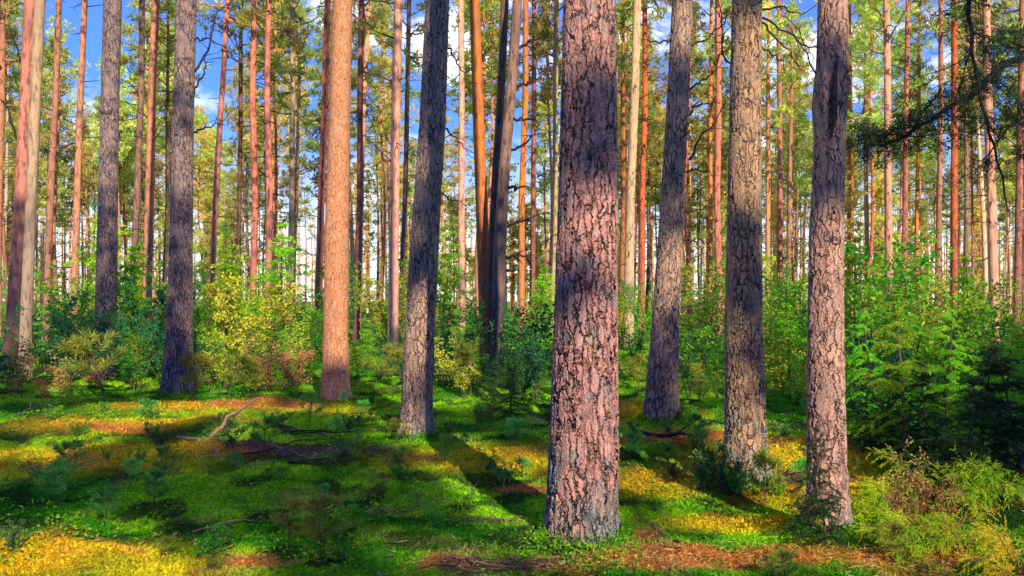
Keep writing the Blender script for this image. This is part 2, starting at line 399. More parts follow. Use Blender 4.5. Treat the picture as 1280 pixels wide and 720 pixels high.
# sunlit / shaded lengths of the main trunks: (path px, depth, [(y0,y1,dark)])
MAIN = {
 'A': dict(path=[(735, -20, 67), (736, 0, 68), (735, 200, 74), (732, 400, 78), (730, 560, 84), (727, 640, 84), (727, 670, 86)], D=5.45),
 'B': dict(path=[(934, -20, 37), (934, 0, 38), (931, 200, 41), (929, 400, 45), (931, 540, 49), (932, 590, 53), (932, 606, 60)], D=6.98),
 'C': dict(path=[(1041, -20, 36), (1041, 0, 37), (1041, 70, 40), (1037, 130, 43), (1037, 180, 38), (1033, 300, 41), (1032, 420, 42), (1033, 560, 45), (1035, 640, 48), (1035, 668, 55)], D=5.5),
 'D': dict(path=[(855, -20, 26), (853, 0, 27), (846, 150, 29), (838, 300, 31), (831, 420, 34), (827, 520, 37), (826, 536, 44)], D=10.0),
 'E': dict(path=[(549, -20, 30), (547, 0, 31), (541, 150, 34), (531, 300, 36), (524, 420, 37), (520, 520, 38), (519, 549, 43)], D=9.3),
 'F': dict(path=[(429, -20, 24), (428, 0, 25), (424, 150, 27), (421, 300, 30), (420, 420, 30), (420, 480, 31), (420, 502, 36)], D=12.8),
 'G': dict(path=[(234, -20, 24), (233, 0, 25), (229, 150, 26), (226, 300, 28), (224, 420, 31), (222, 475, 34), (222, 492, 40)], D=13.8),
 'H': dict(path=[(142, -20, 21), (141, 0, 22), (137, 150, 22), (134, 300, 24), (132, 400, 25), (131, 470, 28)], D=16.5),
 'N': dict(path=[(592, -20, 13), (593, 0, 13), (597, 120, 14), (602, 250, 15), (607, 400, 17), (609, 460, 19)], D=18.5),
 'O': dict(path=[(633, -20, 9), (631, 0, 10), (626, 120, 10), (620, 220, 11), (616, 300, 11), (615, 420, 12), (615, 460, 14)], D=18.2),
 'Q': dict(path=[(650, -20, 11), (647, 0, 12), (640, 100, 13), (631, 200, 14), (625, 300, 16), (622, 420, 17), (621, 465, 20)], D=17.4),
 'I': dict(path=[(39, -20, 13), (38, 0, 14), (32, 150, 16), (25, 300, 18), (18, 400, 20), (13, 470, 23)], D=17.5),
 'J': dict(path=[(52, -20, 12), (50, 0, 12), (43, 150, 13), (37, 300, 13), (33, 400, 14), (31, 465, 16)], D=16.2),
}
LIGHT = {'A': [(-10, 110, 0), (110, 285, 1), (285, 335, 0), (335, 440, 1), (440, 660, 0)],
 'B': [(-10, 60, 1), (60, 290, 0), (290, 530, 1), (530, 590, 0)],
 'C': [(-10, 60, 0), (60, 300, 1), (300, 470, 0), (470, 510, 1), (510, 665, 0)],
 'D': [(-10, 25, 1), (25, 70, 0), (70, 315, 1), (315, 405, 0), (405, 530, 1)],
 'E': [(-10, 405, 1), (405, 545, 0)],
 'F': [(-10, 465, 0), (465, 500, 1)],
 'G': [(-10, 35, 1), (35, 115, 0), (115, 190, 1), (190, 245, 0), (245, 480, 1)],
 'H': [(-10, 15, 1), (15, 165, 0), (165, 210, 1), (210, 240, 0), (240, 460, 1)],
 'I': [(-10, 180, 0), (180, 470, 1)], 'J': [(-10, 460, 0)],
 'N': [(-10, 140, 0), (140, 230, 1), (230, 380, 0), (380, 450, 1)],
 'O': [(-10, 450, 1)], 'Q': [(-10, 40, 1), (40, 210, 0), (210, 355, 1), (355, 385, 0), (385, 460, 1)]}
def path_at(path, y):
    ys = [p[1] for p in path]
    return np.interp(y, ys, [p[0] for p in path]), np.interp(y, ys, [p[2] for p in path])
for k in ['J', 'I', 'N', 'O', 'Q', 'H', 'G', 'F', 'D', 'E', 'B', 'C', 'A']:
    m = MAIN[k]; D = m['D']
    for y0, y1, val in LIGHT[k]:
        for py in np.arange(y0, y1, 6*5.5/D+1):
            px, w = path_at(m['path'], py)
            r = w/F_PX*D/2
            p = P(px, py, D-r*.8)
            for s in (-.8, 0, .8):
                mark(p+np.array([s*r, 0, 0]), r*.6+.05, val)

# ------------------------------------------------------------------ world, sun, camera
w = bpy.data.worlds.new('World'); SC.world = w; w.use_nodes = True
nt = w.node_tree; nt.nodes.clear()
sky = N(nt, 'ShaderNodeTexSky', sky_type='NISHITA', sun_disc=False)
sky.sun_elevation = EL; sky.sun_rotation = math.pi-AZ; sky.air_density = 1.0; sky.dust_density = .6; sky.ozone_density = 2.5
hs = N(nt, 'ShaderNodeHueSaturation', i_Saturation=1.5); nt.links.new(sky.outputs[0], hs.inputs['Color'])
tc = N(nt, 'ShaderNodeTexCoord'); mp = N(nt, 'ShaderNodeMapping'); nt.links.new(tc.outputs['Generated'], mp.inputs[0]); mp.inputs['Scale'].default_value = (1, 1, 2.2)
cn = N(nt, 'ShaderNodeTexNoise', i_Scale=5.0, i_Detail=6.0, i_Roughness=.6); nt.links.new(mp.outputs[0], cn.inputs['Vector'])
sxyz = N(nt, 'ShaderNodeSeparateXYZ'); nt.links.new(tc.outputs['Generated'], sxyz.inputs[0])
ahead = maprange(nt, sxyz.outputs['Y'], -.35, .35, 0, 1)        # clouds stand in the northern sky, the unseen southern half is cloudless and dimmed
cl = math_(nt, 'MULTIPLY', maprange(nt, cn.outputs[0], .50, .64, 0, .95), ahead)
skc = mixc(nt, cl, mixc(nt, 1.0, hs.outputs[0], (.42, .76, 1.45), 'MULTIPLY'), (10.5, 11, 11.6))
skc = mixc(nt, math_(nt, 'MULTIPLY', ahead, .12), skc, (7.5, 8.6, 10))
skc = mixc(nt, math_(nt, 'MULTIPLY', maprange(nt, sxyz.outputs['Z'], .02, .22, .6, 0), ahead), skc, (12, 11.2, 9.4))
skc = mixc(nt, math_(nt, 'SUBTRACT', 1.0, ahead), skc, (.10, .21, .70), 'MULTIPLY')  # unseen southern sky darkened and blued to deepen the shadows
bg = N(nt, 'ShaderNodeBackground', i_Strength=.15); nt.links.new(skc, bg.inputs[0])
wo = N(nt, 'ShaderNodeOutputWorld'); nt.links.new(bg.outputs[0], wo.inputs[0])
sun = bpy.data.lights.new('sun', 'SUN'); sun.energy = 5; sun.angle = math.radians(.5); sun.color = (1, .88, .68)
so = link('sun', sun); so.rotation_euler = Vector(S).to_track_quat('Z', 'Y').to_euler(); so.location = (3, -8, 30)
cam = bpy.data.cameras.new('camera'); co = link('camera', cam, None, (0, 0, EYE))
cam.sensor_width = 36; cam.lens = 36*F_PX/1280; cam.shift_y = 15/1280; cam.clip_end = 2000; cam.clip_start = .05
co.rotation_euler = (math.pi/2, 0, 0); SC.camera = co
SC.view_settings.view_transform = 'Standard'; SC.view_settings.look = 'None'; SC.view_settings.exposure = 0
SC.cycles.max_bounces = 6; SC.cycles.diffuse_bounces = 3; SC.cycles.transmission_bounces = 4; SC.cycles.use_denoising = True

# ------------------------------------------------------------------ ground
def masks(x, y):
    n = fbm(x*1.1, y*1.1, 31, 4); n2 = fbm(x*3.3, y*3.3, 37, 3)
    def g(px, py): p = GP(px, py); return p[0], p[1]
    rust = np.zeros_like(x)
    for px, py, rx, ry in [(845, 697, .62, .28), (700, 705, .35, .15), (785, 668, .22, .18), (1000, 690, .4, .2), (1150, 700, .6, .25), (330, 700, .25, .12),
                           (560, 700, .2, .08), (150, 530, .8, .3), (1230, 620, .7, .5), (340, 503, 1.3, .5), (830, 545, 1.0, .35), (660, 610, .3, .2), (300, 560, .4, .3)]:
        a, b = g(px, py); rust = np.maximum(rust, blob(x, y, a, b, rx, ry, 0, .5))
    sun_gold = np.zeros_like(x)  # sunlit patches of the floor painted into the moss colour
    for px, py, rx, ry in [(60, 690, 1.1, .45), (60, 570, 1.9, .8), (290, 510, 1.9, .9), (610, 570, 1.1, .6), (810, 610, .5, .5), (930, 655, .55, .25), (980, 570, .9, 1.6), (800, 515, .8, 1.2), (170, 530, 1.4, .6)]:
        a, b = g(px, py); sun_gold = np.maximum(sun_gold, blob(x, y, a, b, rx, ry, 0, .5))
    lit = np.zeros_like(x)
    for px, py, rx, ry in [(375, 562, .9, .35), (640, 705, .5, .12), (480, 640, .35, .12), (600, 650, .3, .1), (1000, 600, .5, .3), (1200, 560, 1.5, 1.0)]:
        a, b = g(px, py); lit = np.maximum(lit, blob(x, y, a, b, rx, ry, 0, .6))
    return n, n2, rust, sun_gold, lit
def gcolor(x, y):
    n, n2, rust, sun_gold, lit = masks(x, y)
    g0 = np.array([.05, .33, .01]); g1 = np.array([.36, .74, .012]); sun_gold_col = np.array([.98, .57, .02]); ru = np.array([.80, .26, .06]); br = np.array([.17, .09, .075])
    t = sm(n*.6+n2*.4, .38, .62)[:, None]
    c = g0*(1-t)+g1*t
    shade_pit = (1-sm(fbm(x*2.6+3, y*2.6, 83, 4), .36, .47))[:, None]*.8; c = c*(1-shade_pit)+np.array([.025, .055, .015])*shade_pit  # dark gaps: shade painted into the moss colour
    k = (np.clip(sun_gold*(.4+.9*n2), 0, 1)*.85)[:, None]; c = c*(1-k)+sun_gold_col*k
    k = sm(rust*(.3+n2), .25, .8)[:, None]*.9; c = c*(1-k)+ru*k
    k = sm(lit*(.4+n2), .35, .85)[:, None]*.85; c = c*(1-k)+br*k
    k = (sm(n2, .60, .74)*.35)[:, None]; c = c*(1-k)+br*1.5*k
    return c
def axis(fine, step, far, g=1.12):
    a = [0.0]; s = step
    while a[-1] < far:
        if a[-1] > fine: s *= g
        a.append(a[-1]+s)
    return np.array(a)
xa = axis(6.5, .045, 700); xs = np.concatenate([-xa[::-1][:-1], xa])
ya = axis(14, .05, 900); yb = axis(1.0, .3, 300, 1.3); ys = np.concatenate([2.8-yb[::-1][:-1], 2.8+ya])
GX, GY = np.meshgrid(xs, ys, indexing='ij')
Z = gh(GX, GY)
mb = MB(); nx, ny = GX.shape
i = np.arange(nx-1)[:, None]*ny; j = np.arange(ny-1)[None]
mb.add(np.stack([GX, GY, Z], -1).reshape(-1, 3), np.stack([i+j, i+ny+j, i+ny+j+1, i+j+1], -1).reshape(-1, 4))
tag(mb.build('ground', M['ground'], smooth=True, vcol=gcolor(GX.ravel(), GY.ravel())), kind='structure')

# moss: hosts of small fronds over the floor
def scatter(n, y0, y1, half=.72, r=rng, p=2.0):
    u = r.random(n)
    if p == 2.0: y = 1/(1/y0-u*(1/y0-1/y1))
    else: y = y0*(y1/y0)**u
    x = (r.random(n)*2-1)*half*y
    return x, y
x, y = scatter(420000, 3.3, 26)
n_, n2_, ru_, go_, li_ = masks(x, y)
keep = (rng.random(len(x)) > li_*.85) & (rng.random(len(x)) > ru_*.6)
x, y = x[keep], y[keep]
K = len(x)
D3 = np.stack([rng.normal(size=K)*.8, rng.normal(size=K)*.8, .25+rng.random(K)*.9], 1); W3 = rdir(K)
sz = (.012+.016*rng.random(K))*(.7+.12*y)
mb = MB(); C3 = np.stack([x, y, gh(x, y)-.004], 1)
quads(mb, C3, D3, W3, sz*.95, sz*.55, 0, rng.random(K), tri=True)
tag(mb.build('moss', M['moss'], vcol=np.repeat(gcolor(x, y)*1.15, 3, axis=0)), 'low green moss with sun patches painted in gold, carpeting the forest floor', 'moss', kind='stuff')
# low bilberry-like herbs between the moss cushions
x, y = scatter(2300, 3.3, 18)
keep = fbm(x*1.6+9, y*1.6, 71, 3) > .5; x, y = x[keep], y[keep]
x = np.repeat(x, 9)+rng.normal(size=len(x)*9)*.035; y = np.repeat(y, 9)+rng.normal(size=len(y)*9)*.035; K = len(x)
mb = MB()
quads(mb, np.stack([x, y, gh(x, y)+.01+.06*rng.random(K)], 1), rdir(K)*np.array([1, 1, .6])+np.array([0, 0, .3]), rdir(K), (.018+.018*rng.random(K))*(.8+.06*y), (.012+.006*rng.random(K))*(.8+.06*y), 0, rng.random(K))
tag(mb.build('ground_cover', M['leaf']), 'small green leafy herbs growing through the moss', 'ground cover', kind='stuff')
# grass-like blades and needle litter
x, y = scatter(42000, 3.3, 16)
n_, n2_, ru_, go_, li_ = masks(x, y)
keep = rng.random(len(x)) < np.clip(ru_*1.2+li_*.7+.06, 0, 1); x, y = x[keep], y[keep]; K = len(x)
mb = MB()
quads(mb, np.stack([x, y, gh(x, y)+.004+.015*rng.random(K)], 1), np.stack([rng.normal(size=K), rng.normal(size=K), rng.normal(size=K)*.25+.1], 1), rdir(K), .05+.04*rng.random(K), .004+.0006*y, 0, rng.random(K))
tag(mb.build('fallen_needles', M['leaf_rust']), 'rusty fallen pine needles littering the floor', 'needle litter', kind='stuff')
x, y = scatter(5200, 3.3, 15)
n_, n2_, ru_, go_, li_ = masks(x, y)
keep = rng.random(len(x)) < np.clip(li_*1.0+.08+ru_*.15, 0, 1); x, y = x[keep], y[keep]; K = len(x)
mb = MB()
quads(mb, np.stack([x, y, gh(x, y)+.012], 1), np.stack([rng.normal(size=K), rng.normal(size=K), rng.normal(size=K)*.35], 1), np.stack([rng.normal(size=K), rng.normal(size=K), rng.normal(size=K)*.3], 1), .03+.03*rng.random(K), .018+.02*rng.random(K), 0, rng.random(K))
tag(mb.build('fallen_leaves', M['litter']), 'dry brown and pinkish leaves scattered over the floor', 'fallen leaves', kind='stuff')
x, y = scatter(700, 3.3, 14); 
n_, n2_, ru_, go_, li_ = masks(x, y)
keep = rng.random(len(x)) < np.clip(li_*1.2+.12, 0, 1)
mb = MB()
for a, b in zip(x[keep], y[keep]):
    th = rng.random()*math.pi; L_ = .08+.3*rng.random()**2
    pts = wander((a, b, float(gh(a, b))+.015), (math.cos(th), math.sin(th), .08), L_, 4, .25)
    pts[:, 2] = gh(pts[:, 0], pts[:, 1])+.012+.02*rng.random()
    tube(mb, pts, np.linspace(.004, .0015, 5)*(1+.4*rng.random()), 4, 0)
tag(mb.build('twig_litter', M['twig']), 'small dry twigs lying among the moss', 'twig litter', kind='stuff')

mb = MB(); rr = np.random.default_rng(5)
for tx, ty, tr in [(.49, 5.45, .26), (2.03, 6.98, .2), (2.16, 5.5, .15), (1.86, 10, .22), (-1.11, 9.3, .22), (-2.81, 12.85, .22), (-5.75, 13.8, .26)]:
    K = 1500; th = rr.random(K)*6.283; q = tr+np.abs(rr.normal(size=K))*.06-.01
    x, y = tx+q*np.cos(th), ty+q*np.sin(th)
    quads(mb, np.stack([x, y, gh(x, y)+rr.random(K)**2*.07*(q < tr+.05)], 1), np.stack([np.cos(th)*.5+rr.normal(size=K)*.6, np.sin(th)*.5+rr.normal(size=K)*.6, .2+.8*rr.random(K)], 1), rdir(K, rr), .025+.025*rr.random(K), .008+.0008*ty, 0, rr.random(K))
tag(mb.build('moss_cuffs', M['leaf']), 'moss and grass climbing the feet of the main trunks', 'moss', kind='stuff')
# ------------------------------------------------------------------ pine parts
def trunk_mesh(name, pts, rad, mat, segs, dz, zvis, flare=True, seed=0, lump=.02, dead=None):
    """trunk along pts (local), dense rings up to zvis for the bark relief, coarse above"""
    zs_ = pts[:, 2]
    z = list(np.arange(zs_[0], min(zvis, zs_[-1]), dz))+list(np.arange(min(zvis, zs_[-1]), zs_[-1], .35))+[zs_[-1]]
    z = np.array(z)
    cx, cy = np.interp(z, zs_, pts[:, 0]), np.interp(z, zs_, pts[:, 1]); r = np.interp(z, zs_, rad)
    th = np.arange(segs)/segs*2*math.pi
    ph = seed*1.7
    Rr = r[:, None]*(1+lump*np.sin(th*3+ph+z[:, None]*.7)+lump*.7*np.sin(th*5+ph*2-z[:, None]*1.1))
    if flare:
        f = np.exp(-np.maximum(z-zs_[0]-.15, 0)/.16)[:, None]
        Rr = Rr*(1+f*(.05+.12*(np.sin(th*4+ph)*.5+.5)**1.5+.06*np.sin(th*7+ph)))
    V = np.stack([cx[:, None]+Rr*np.cos(th), cy[:, None]+Rr*np.sin(th), np.repeat(z[:, None], segs, 1)], -1)
    k = len(z); i = np.arange(k-1)[:, None]*segs; j = np.arange(segs)[None]; j2 = (j+1) % segs
    mb = MB(); mb.add(V.reshape(-1, 3), np.stack([i+j, i+j2, i+segs+j2, i+segs+j], -1).reshape(-1, 4))
    if dead: add_dead(mb, dead, pts, rad)
    return mb.mesh(name, [mat, M['twig_dark']], True)

def add_dead(mb, dead, axis_, rad):
    seed, z0, z1, n, L = dead; r = np.random.default_rng(seed)
    for q in range(n):
        z = z0+(z1-z0)*r.random(); a = r.random()*2*math.pi
        c = np.array([np.interp(z, axis_[:, 2], axis_[:, 0]), np.interp(z, axis_[:, 2], axis_[:, 1]), z])
        d = np.array([math.cos(a), math.sin(a), .1+.35*r.normal()]); ln = L*(.15+.95*r.random()**1.5)
        p = wander(c+d*np.array([.05, .05, 0]), d, ln, 6, .42, -.02, r)
        tube(mb, p, np.linspace(.010+.012*r.random(), .003, 7), 4, 1)
        for s_ in range(int(4*r.random()+.5)):
            k = 2+int(r.random()*4)
            tube(mb, wander(p[k], (p[k]-p[k-1])+r.normal(size=3)*.12, ln*.4*(.4+r.random()), 4, .5, -.02, r), np.linspace(.007, .002, 5), 3, 1)

def needle_clump(mb, c, R, n, L=.16, Wd=.035, mat=0, r=rng, flat=.6, bias=0.0):
    """a pad of needle tufts: spiky quads on short shoots"""
    k = max(3, n//9)
    sh = rdir(k, r)*np.cbrt(r.random(k))[:, None]*R*np.array([1, 1, flat])
    base = np.repeat(sh, 9, 0); m = len(base)
    d = rdir(m, r)+np.array([0, 0, .45])+np.repeat(sh, 9, 0)/R*.8
    rn = np.clip(np.repeat(r.random(k), 9)*.6+r.random(m)*.25+.2*(base[:, 2]/(R*flat+1e-6))+bias, 0, 1)
    quads(mb, np.asarray(c)+base, d, rdir(m, r), L*(.6+.7*r.random(m)), Wd, mat, rn)

def crown_mesh(name, seed, hc, Rc, mat, dens=1.0, L=.32, Wd=.085, limbs=30, low=.0):
    r = np.random.default_rng(seed); mb = MB()
    for q in range(limbs):
        t = (q+.5*r.random())/limbs
        z = hc*(low+(1-low)*t)
        prof = (math.sin(math.pi*min(1, .25+t*.85)))**.7
        ln = Rc*prof*(.45+.75*r.random())
        a = q*2.4+r.random()
        d = (math.cos(a), math.sin(a), .15+.5*t)
        pts = wander((0, 0, z-.2), d, ln, 5, .35, .03, r)
        tube(mb, pts, np.linspace(.05*(1.2-t*.8), .012, 6), 4, 1)
        for s in range(int((3+5*r.random())*dens)):
            k = 2+int(r.random()*3.99)
            c = pts[min(k, 5)]+r.normal(size=3)*np.array([.42, .42, .22])*Rc*.28
            needle_clump(mb, c, .24+.28*r.random(), int(44), L, Wd, 0, r, .5, -.12+.24*t)
            tube(mb, np.array([pts[min(k, 5)], c]), [.012, .006], 3, 1)
    tube(mb, [(0, 0, -1), (0, 0, hc*.5), (0.05, 0, hc*.97)], [.06, .045, .01], 5, 1)
    return mb.mesh(name, [mat, M['far_orange']])

CROWNS = [crown_mesh('pine_crown', 100+k, 8+1.2*(k % 3), 2.1+.25*(k % 4), M['pine_far'], .95) for k in range(6)]
SPARSE = [crown_mesh('pine_crown', 150+k, 8, 2.2+.3*(k % 3), M['pine_far'], .85, .30, .07, 18) for k in range(6)]
CROWNS_HI = [crown_mesh('pine_crown_near', 200+k, 8.5, 2.6, M['pine'], 1.0, .22, .035, 22) for k in range(2)]

PINES = []      # (object, px, D, tone, seen)
def note(o, px, D, tone): PINES.append((o, px, D, tone))

NAMES = {
 'A': ('very thick pine with deep furrowed bark and lichen at its foot, largest trunk', 'pine tree'),
 'B': ('straight grey pine with one bright sunlit patch high on its trunk', 'pine tree'),
 'C': ('pinkish pine with dark scar near the top, small dark twig crossing it low', 'pine tree'),
 'D': ('dark pine tilting right with one sunlit ring at middle height, mound at foot', 'pine tree'),
 'E': ('dark bluish pine leaning right with sunlit foot, left of the close trio', 'pine tree'),
 'F': ('smooth salmon orange pine lit from top to bottom', 'pine tree'),
 'G': ('dark blue shaded pine with pale lit patch at top, foot on moss painted sun-gold', 'pine tree'),
 'H': ('dark pine with bright top half and a small knob on its side', 'pine tree'),
 'I': ('reddish pine leaning right at the far left, its lower trunk dark', 'pine tree'),
 'J': ('pale sunlit slender pine close beside the leaning reddish one at far left', 'pine tree'),
 'N': ('slightly curved pine with sunlit spots, left one of the close middle trio', 'pine tree'),
 'O': ('thinnest dark pine in the middle of the close trio, crossing behind another', 'pine tree'),
 'Q': ('dark pine leaning right in the close trio, short dead branches on its right', 'pine tree'),
}
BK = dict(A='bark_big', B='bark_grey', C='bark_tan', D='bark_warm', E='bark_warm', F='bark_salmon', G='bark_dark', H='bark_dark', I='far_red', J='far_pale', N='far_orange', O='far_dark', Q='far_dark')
SEG = dict(A=(260, .0075), B=(140, .010), C=(150, .009), D=(110, .015), E=(110, .015), F=(90, .02), G=(90, .02), H=(64, .03))
def px_trunk(path, D, H, up=.8):
    """world polyline + radii from the pixel outline, carried on upward to height H"""
    pts = []; rad = []
    for px, py, w_ in sorted(path, key=lambda q: -q[1]):
        pts.append(P(px, py, D)); rad.append(w_/F_PX*D/2)
    pts = np.array(pts); rad = np.array(rad)
    base = pts[0].copy(); base[2] = float(gh(base[0], base[1]))
    # shift foot onto the ground
    loc = base.copy()
    pts = pts-loc
    pts = pts[pts[:, 2] > .12*D/5.5] if len(pts) > 3 else pts
    rad = rad[-len(pts):]
    foot = np.array([[0, 0, -.12]]); pts = np.vstack([foot, pts]); rad = np.concatenate([[w0/F_PX*D/2 for w0 in [sorted(path, key=lambda q: -q[1])[0][2]]], rad])
    top = pts[-1]; sl = (pts[-1]-pts[-3])/max(.1, (pts[-1]-pts[-3])[2])
    ex = []; er = []
    for z in np.arange(top[2]+1, H+.01, 1.0):
        t = (z-top[2]); q = top+np.array([sl[0]*t*up, sl[1]*t, t]); ex.append(q); er.append(max(.02, rad[-1]*(1-.93*(t/(H-top[2]))**1.1)))
    return loc, np.vstack([pts, ex]) if ex else pts, np.concatenate([rad, er])
ROOTS = {}
for q, (k, m) in enumerate(MAIN.items()):
    H = (21.5 if m['D'] < 11 else 19)+2*((q*37 % 10)/10)
    loc, pts, rad = px_trunk(m['path'], m['D'], H, -.4 if k == 'D' else .8)
    t = thing('pine_tree', loc); tag(t, NAMES[k][0], NAMES[k][1], 'pine trees of the wood'); ROOTS[k] = t
    if k in SEG: sg, dz = SEG[k]
    else: sg, dz = 24, .15
    zvis = EYE+(HOR+25)/F_PX*m['D']+.3
    me = trunk_mesh('trunk', pts, rad, M[BK[k]], sg, dz, zvis, True, q, .018)
    link('trunk', me, t)
    hc = 9.0; zc = H-5.8
    cxy = [np.interp(zc, pts[:, 2], pts[:, 0]), np.interp(zc, pts[:, 2], pts[:, 1])]
    cr = link('crown', CROWNS_HI[q % 2], t, (cxy[0], cxy[1], zc)); cr.rotation_euler.z = q*1.3; cr.scale = (.8, .8, .66)
    MAIN[k].update(loc=loc, pts=pts, rad=rad, root=t)

def side_branch(k, specs, mat='twig_dark', r0=.012):
    """named dead branches of a main pine given by photo pixels"""
    m = MAIN[k]; D = m['D']; r = np.random.default_rng(ord(k))
    for sp in specs:
        mb = MB()
        pts = [P(px, py, D+dy)-m['loc'] for px, py, dy in sp]
        pts = np.array(pts)
        tt = np.linspace(0, len(pts)-1, 14); pp = np.stack([np.interp(tt, np.arange(len(pts)), pts[:, a]) for a in range(3)], 1)
        pp[1:] += r.normal(size=(13, 3))*.012*D/8
        tube(mb, pp, np.linspace(r0*D/8, .003*D/8, 14), 5, 0)
        ln = np.linalg.norm(pp[-1]-pp[0])
        for s in range(int(3+ln*4)):
            i0 = 3+int(r.random()*9); d = (pp[i0]-pp[i0-1])/np.linalg.norm(pp[i0]-pp[i0-1])+r.normal(size=3)*.6
            tube(mb, wander(pp[i0], d, ln*.3*(.3+r.random()), 5, .5, -.02, r), np.linspace(r0*.4*D/8, .0015*D/8, 6), 3, 0)
        mb.build('dead_branch', M[mat], m['root'])
side_branch('D', [[(858, 60, 0), (885, 45, .1), (905, 30, .2), (925, 5, .3)], [(862, 112, 0), (885, 98, 0), (905, 78, -.2)], [(862, 200, 0), (878, 165, 0), (896, 150, .1), (910, 120, .1)],
                  [(853, 175, 0), (862, 150, -.3)], [(852, 265, 0), (872, 262, .1), (893, 258, .2)], [(856, 215, 0), (875, 212, 0), (898, 220, 0)], [(846, 302, 0), (870, 300, 0), (885, 305, 0)],
                  [(838, 50, 0), (820, 52, 0), (800, 48, .1)], [(850, 150, 0), (875, 130, .2), (900, 128, .3)]])
side_branch('B', [[(953, 12, 0), (975, 8, 0), (1000, 18, .2), (1022, 4, .2)], [(953, 22, 0), (985, 42, .1), (1015, 62, .3), (1020, 85, .3)], [(953, 28, 0), (980, 60, .2), (1005, 90, .3)], [(916, 100, 0), (905, 60, .2), (902, 20, .3), (898, -20, .3)],
                  [(953, 60, 0), (975, 75, 0), (990, 70, .1)]])
side_branch('C', [[(1020, 92, 0), (1008, 70, .1), (1000, 40, .2), (975, 15, .3)], [(1022, 60, 0), (1000, 55, .1), (985, 30, .2)]], r0=.009)
side_branch('Q', [[(645, 60, 0), (668, 50, 0), (690, 48, 0)], [(640, 110, 0), (665, 100, .1), (700, 82, .2)], [(636, 150, 0), (660, 148, 0), (690, 142, 0)], [(628, 282, 0), (655, 275, .1), (695, 262, .2)], [(630, 190, 0), (655, 180, .2), (672, 160, .2)],
                  [(628, 322, 0), (650, 322, 0), (675, 320, 0)], [(630, 338, 0), (650, 338, .1)], [(634, 232, 0), (650, 236, 0), (665, 230, 0)]], r0=.02)
side_branch('G', [[(243, 90, 0), (262, 60, .3), (268, 20, .4), (290, 0, .5)], [(243, 50, 0), (262, 48, .1), (285, 66, .2)], [(243, 165, 0), (262, 160, .1), (280, 150, .1)], [(240, 120, 0), (255, 88, 0), (258, 70, .1)]], r0=.014)
side_branch('E', [[(560, 60, 0), (578, 90, .3), (588, 110, .3)], [(548, 240, 0), (570, 250, .2), (590, 265, .3)], [(556, 160, 0), (572, 176, .1), (590, 190, .2)]], r0=.010)
side_branch('I', [[(22, 175, 0), (8, 130, 0), (-10, 118, 0)], [(34, 90, 0), (20, 60, 0), (6, 20, 0)]], r0=.014)
# scar on C: bare wood groove framed by swollen bark; knob on H
mC = MAIN['C']; mb = MB()
p0 = P(1047, 70, 5.5-.115)-mC['loc']; p1 = P(1043, 120, 5.5-.135)-mC['loc']; p2 = P(1040, 172, 5.5-.115)-mC['loc']
tube(mb, [p0, (p0+p1)/2+np.array([-.006, -.004, 0]), p1, (p1+p2)/2, p2], [.004, .014, .02, .015, .004], 10)
mb.build('bark_scar', M['twig_dark'], mC['root'], True)
mb = MB(); k0 = P(1029, 92, 5.5-.10)-mC['loc']; k1 = P(1056, 75, 5.5-.10)-mC['loc']
tube(mb, [P(1055, 70, 5.44)-mC['loc'], P(1056, 100, 5.41)-mC['loc'], P(1052, 130, 5.41)-mC['loc'], P(1049, 165, 5.44)-mC['loc']], [.015, .042, .04, .01], 14)
tube(mb, [P(1031, 80, 5.44)-mC['loc'], P(1030, 110, 5.41)-mC['loc'], P(1033, 140, 5.42)-mC['loc'], P(1036, 172, 5.46)-mC['loc']], [.012, .036, .034, .01], 14)
mb.build('scar_lip', M['bark_tan'], mC['root'], True)
mH = MAIN['H']; mb = MB()
kp = P(129, 137, 16.5-.14)-mH['loc']
tube(mb, [kp+np.array([.15, .05, -.02]), kp+np.array([.04, 0, 0]), kp+np.array([-.05, -.04, .01]), kp+np.array([-.09, -.05, .0])], [.12, .11, .08, .02], 12)
mb.build('bark_knob', M['bark_dark'], mH['root'], True)

# ---- listed middle-distance pines  (px_top, px_bottom, py_bottom-ish depth, width, tone)
MID = [(195, 183, 25, 12, 'orange'), (178, 165, 27, 9, 'dark'), (74, 58, 28, 9, 'orange'), (106, 92, 27, 9, 'orange'), (498, 491, 23, 14, 'orange'),
       (512, 501, 30, 7, 'dark'), (452, 446, 29, 9, 'red'), (462, 447, 36, 7, 'orange'), (576, 577, 30, 9, 'orange'), (797, 786, 26, 13, 'pale'), (783, 776, 36, 7, 'orange'), (897, 899, 28, 9, 'red'),
       (890, 888, 40, 6, 'orange'), (1108, 1112, 26, 10, 'orange'), (1193, 1193, 25, 9, 'red'), (1232, 1243, 21, 12, 'orange'), (1278, 1271, 26, 9, 'red'), (1176, 1172, 33, 7, 'orange'),
       (285, 262, 29, 8, 'red'), (301, 297, 34, 6, 'dark'), (318, 316, 28, 9, 'red'), (336, 335, 27, 9, 'red'), (366, 362, 33, 8, 'pale'), (374, 366, 37, 5, 'pale'), (410, 398, 24, 10, 'red'),
       (657, 652, 30, 9, 'orange'), (668, 665, 36, 7, 'red'), (696, 692, 33, 8, 'pale'), (806, 803, 32, 8, 'red'), (1080, 1086, 44, 6, 'orange'), (1135, 1129, 34, 7, 'red'), (1060, 1062, 38, 8, 'orange'),
       (973, 976, 38, 7, 'red'), (962, 959, 34, 6, 'orange'), (4, -2, 30, 8, 'orange'), (209, 205, 36, 5, 'dark'), (1212, 1206, 38, 6, 'dark'), (538, 560, 44, 5, 'orange'), (990, 986, 46, 6, 'orange'), (1150, 1146, 42, 5, 'orange')]
